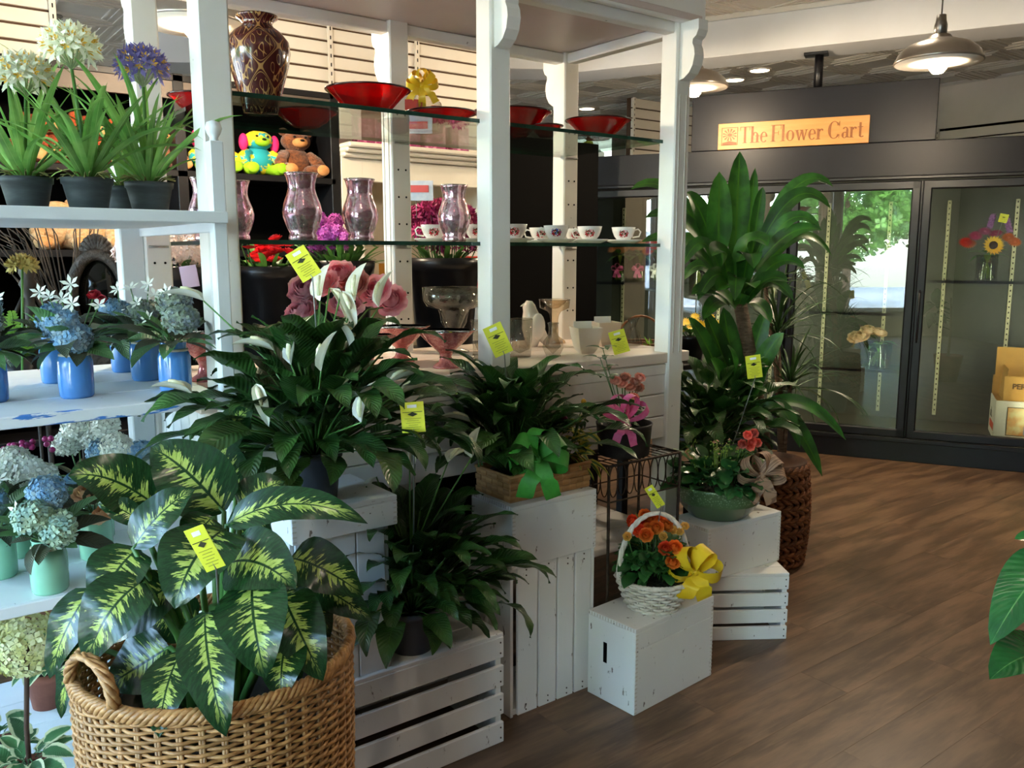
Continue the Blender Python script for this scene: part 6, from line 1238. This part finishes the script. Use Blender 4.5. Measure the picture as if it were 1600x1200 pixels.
for off, p, wd, ch in run:
    add('letter', p.mb, m_let, sg, M=Matrix.Translation((x0+off*sc, -.0075, -hs*.46-.012*(0))) @ Matrix.Diagonal((sc, 1, hs, 1)), smooth=False)
em = MB(); ex = -sw/2+sw*.082; ew = sw*.055; eh = sh_*.33
for a, b, c, d_ in ((-ew, -eh, ew, -eh), (-ew, eh, ew, eh), (-ew, -eh, -ew, eh), (ew, -eh, ew, eh)): em.box((ex+(a+c)/2, -.0075, (b+d_)/2), (abs(c-a)+.004, .004, abs(d_-b)+.004))
em.prism([(ex+ew*.3*cos(k*.628), .01+eh*.2*sin(k*.628)) for k in range(10)], .004, 'Y', (0, -.0075, 0))
for k in range(12):
    a = k*pi/6+.26; em.prism([(ex+ew*.36*cos(a-.1), .01+eh*.26*sin(a-.1)), (ex+ew*.88*cos(a-.12), .01+eh*.72*sin(a-.12)), (ex+ew*.88*cos(a+.12), .01+eh*.72*sin(a+.12)), (ex+ew*.36*cos(a+.1), .01+eh*.26*sin(a+.1))], .004, 'Y', (0, -.0075, 0))
em.prism([(ex-ew*.9, -eh), (ex+ew*.9, -eh), (ex+ew*.9, -eh*.72), (ex, -eh*.55), (ex-ew*.9, -eh*.72)], .004, 'Y', (0, -.0075, 0))
add('sunburst_emblem', em, m_let, sg, smooth=False)
# ------------------------------------------------------------------ inside the cooler
def inpt(xp, yp, yl, z): p = cl(xp, yp, yl); return Q @ Vector((p.x, yl, z))
def vase_of(P, label, r, h, blooms, mat=None, name='flower_vase', water=True, rz=AN, sz=1.45):
    t = T(name, label, 'bouquet', P, rz); add('glass_vase', MB().lathe([(0, 0), (r, 0), (r, .004), (r*.96, h*.3), (r, h), (r*.95, h), (r*.9, h*.3), (r*.88, .01), (0, .008)], 24), m_clear, t)
    mb = MB()
    for i in range(12): a = i*2.4; mb.tube([(cos(a)*r*.6, sin(a)*r*.6, .012), (-cos(a)*r*.3, -sin(a)*r*.3, h)], .0028, 5)
    add('stems', mb, M('lit_stems', '#8ca83c', '#6f8f30', .5), t, kind='stuff')
    for dx, dy, dz, me, tilt in blooms: add('bloom', me, None, t, M=Matrix.Translation((dx, dy, h+dz)) @ Matrix.Rotation(tilt, 4, 'X') @ Matrix.Rotation(rnd(-.3, .3), 4, 'Y'))
    for i in range(10): add('leaf', lf_small, None, t, M=TR((0, 0, h), i*2.4, rnd(-.2, .9), 0, 1.1))
    t.scale = (sz,)*3; return t
sf = MB()
for k in range(2): star(sf, (0, 0, k*.004), (0, 0, 1), .05-.004*k, 17, .24, .12, k*.18)
me_sun = bm(sf, M('sunflower_petal', '#f4c414', '#eeb010', .5)); me_disk = bm(MB().ball((0, 0, .006), (.02, .02, .009), 14, 6), M('sunflower_disc', '#3f2210', '#2a160a', .8, scale=90, bump=1))
def g(c, c2, r=.036):
    mb = MB()
    for k in range(3): star(mb, (0, 0, k*.004), (0, 0, 1), r*(1-.2*k), 20-4*k, .2, .12+.12*k, k*.2)
    mb.ball((0, 0, .008), (r*.26, r*.26, r*.14), 10, 5); return bm(mb, petalmat('gerbera'+c, c, c2))
g_mag, g_or, g_pk, g_rd, g_co = g('#c42a66', '#d9508a'), g('#e8752a', '#f0924a'), g('#d94f94', '#e67fb2'), g('#d8221c', '#ee4a34'), g('#f09a5c', '#f7bf86')
P = inpt(1540, 437, .5, z3+.008); s_ = 1
lia = MB()
for k in range(30): a = k*2.4; star(lia, (cos(a)*.008, sin(a)*.008, k*.0022), (cos(a), sin(a), .4), .012, 5, .4, .3)
me_li = bm(lia, M('liatris_purple', '#9a5aa8', '#b57abf', .6))
t = vase_of(P, 'sunflower bouquet in a clear vase on the right cooler shelf', .05, .125, [(.015, -.07, .045, me_sun, 1.35), (.015, -.075, .045, me_disk, 1.35), (-.06, -.02, .09, g_mag, .8), (-.02, .0, .11, g_pk, .6), (.08, -.02, .08, g_or, .8), (-.1, .0, .06, g_rd, .9), (.03, .03, .1, g_mag, .5), (.11, .02, .06, g_or, .8), (.0, .04, .13, me_li, .15), (.09, .04, .11, me_li, -.1), (-.08, .03, .05, g_or, .7)])
P2 = Q @ Vector((cl(1568, 341, .5).x, .5, cl(1568, 341, .5).z)); price_tag('small yellow card on the sunflower bouquet inside the cooler', P2, .055, .06, rad(12), yaw=AN, stake=1, base=P+Vector((0, 0, .12)), sticker=False)
m_palerose = M('pale_rose', '#e9c9a0', '#f2e0c4', .55, scale=30); me_pr = bm(rose(.032, 5), m_palerose)
P = inpt(1368, 596, .5, z2-.41); vase_of(P, 'vase of pale roses and lime stems low behind the middle glass door', .07, .13, [(-.08, -.02, .03, me_pr, .7), (-.05, 0, .06, me_pr, .5), (.0, .0, .05, me_pr, .4), (-.11, .02, .02, me_pr, .8)])
for xp, lb, fl in ((968, 'vase of peach gerberas behind the left cooler door', [(rnd(-.05, .05), rnd(-.04, .04), rnd(.02, .06), g_co, rnd(.5, 1)) for i in range(7)]), (1000, 'vase of orange gerberas with a pink bow behind the left cooler door', [(rnd(-.05, .05), rnd(-.04, .04), rnd(.02, .07), g_co if i % 2 else g_or, rnd(.5, 1)) for i in range(8)]), (1027, 'vase of red gerberas at the right of the left cooler door', [(rnd(-.06, .04), rnd(-.04, .04), rnd(.02, .07), g_rd, rnd(.5, 1)) for i in range(8)])):
    P = inpt(xp, 440, .5, z0_+.008); t = vase_of(P, lb, .045, .15, fl)
    bow(t, m_pnk if 'bow' in lb or 'peach' in lb else m_paper, (0, -.05, .07), 0, .03, .02, 3, 2, 1.5)
P = inpt(1090, 487, .5, z0_-.092); vase_of(P, 'tall vase of red anthuriums behind the corn plant leaves', .055, .2, [(-.06, 0, .1, g_rd, .8), (.02, -.03, .13, g_rd, .7), (.06, 0, .05, g_rd, .8), (-.02, .02, .16, g_rd, .6)])
# shipping carton on the cooler floor
cA = cl(1551, 683, .25); P = Q @ Vector((cA.x, .22, .175)); t = T('shipping_carton', 'open shipping carton with white printed lower half inside the right cooler door', 'carton', P, AN); m_card = M('cardboard', '#c99a4e', '#bd8c42', .7, scale=4); m_cwh = M('carton_white_print', '#efeadb', '#e6e0cf', .6, scale=3)
w, d, h = .48, .36, .27
add('lower_panel', MB().box((w/2, 0, h/2), (w, .006, h)), m_cwh, t, smooth=False); add('side_panel', MB().box((0, d/2, h/2), (.006, d, h)), m_cwh, t, smooth=False); add('side_panel', MB().box((w, d/2, h/2), (.006, d, h)), m_cwh, t, smooth=False); add('back_panel', MB().box((w/2, d, h*.75), (w, .006, h*1.5)), m_card, t, smooth=False); add('bottom', MB().box((w/2, d/2, .004), (w, d, .006)), m_card, t, smooth=False)
fz = h+.2
add('flap', MB().box((w/2+.02, .02, h+.085), (w-.04, .005, .17)), m_card, t, smooth=False); add('flap', MB().box((.02, d/2, h+.11), (.005, d-.04, .22)), m_card, t, M=Matrix.Rotation(rad(5), 4, 'Y'), smooth=False); add('flap', MB().box((w/2, d-.02, h+.17), (w-.02, .005, .34)), m_card, t, smooth=False)
def text(s, name, size, mat, parent, M_, bold=0):
    c = bpy.data.curves.new(name, 'FONT'); c.body = s; c.size = size; c.extrude = .0008; c.offset = bold; o = bpy.data.objects.new(name, c); me = bpy.data.meshes.new_from_object(o); bpy.data.objects.remove(o); return add(name, me, mat, parent, M=M_)
m_cink = M('carton_ink', '#5a3a14', rough=.7); text('PERISHABLE', 'printed_text', .05, m_cink, t, Matrix.Translation((.09, .0165, h+.085)) @ Matrix.Rotation(pi/2, 4, 'X'), .002)
text('ok.', 'printed_text', .10, M('carton_black', '#1c1c1c', rough=.6), t, Matrix.Translation((-.0036, .30, .12)) @ Matrix.Rotation(-pi/2, 4, 'Z') @ Matrix.Rotation(pi/2, 4, 'X'))
add('red_stripe', MB().box((-.0038, d*.45, .075), (.002, d*.7, .05)), M('carton_red', '#d84a26', rough=.6), t, smooth=False)
fr_ = add('picture_frame', MB().box((.2, -.0038, .13), (.26, .002, .2)), M('carton_dark', '#3a3a30', rough=.6), t, smooth=False); add('picture_print', MB().box((.2, -.0052, .13), (.25, .002, .19)), M('carton_picture', '#e6d9a4', '#e0933c', .6, scale=9), fr_, smooth=False); add('grey_label', MB().box((.24, -.0066, .07), (.13, .002, .06)), M('carton_grey', '#9a98a4', rough=.6), fr_, smooth=False); text('JUST', 'printed_text', .035, M('carton_orange', '#d98a2a', rough=.6), fr_, Matrix.Translation((.12, -.0066, .185)) @ Matrix.Rotation(pi/2, 4, 'X'), .002) if False else None

# lit picture panel standing on the cooler roof
lp_ = cl(917, 240, .5); t = T('backlit_panel', 'bright backlit white picture panel on the cooler roof behind the right red bowl', 'display', Q @ Vector((lp_.x, .5, 2.176)), AN)
add('lightbox', MB().box((0, 0, .11), (.42, .05, .22), b=.004), M('lightbox_face', '#f4f8f6', emit='#f2fbff', es=1.6), t, smooth=False)
for dx, dz, c in ((-.12, .17, '#c8324a'), (.02, .17, '#b9c24c'), (.12, .08, '#9fb0b4'), (-.02, .06, '#8fb0ae')): add('printed_flower', MB().lathe([(0, 0), (.035, .002), (.045, .0)], 12, wob=lambda a, q: 1+.2*sin(5*a)), M('print'+c, c, rough=.6), t, (dx, -.027, dz), (pi/2, 0, 0))
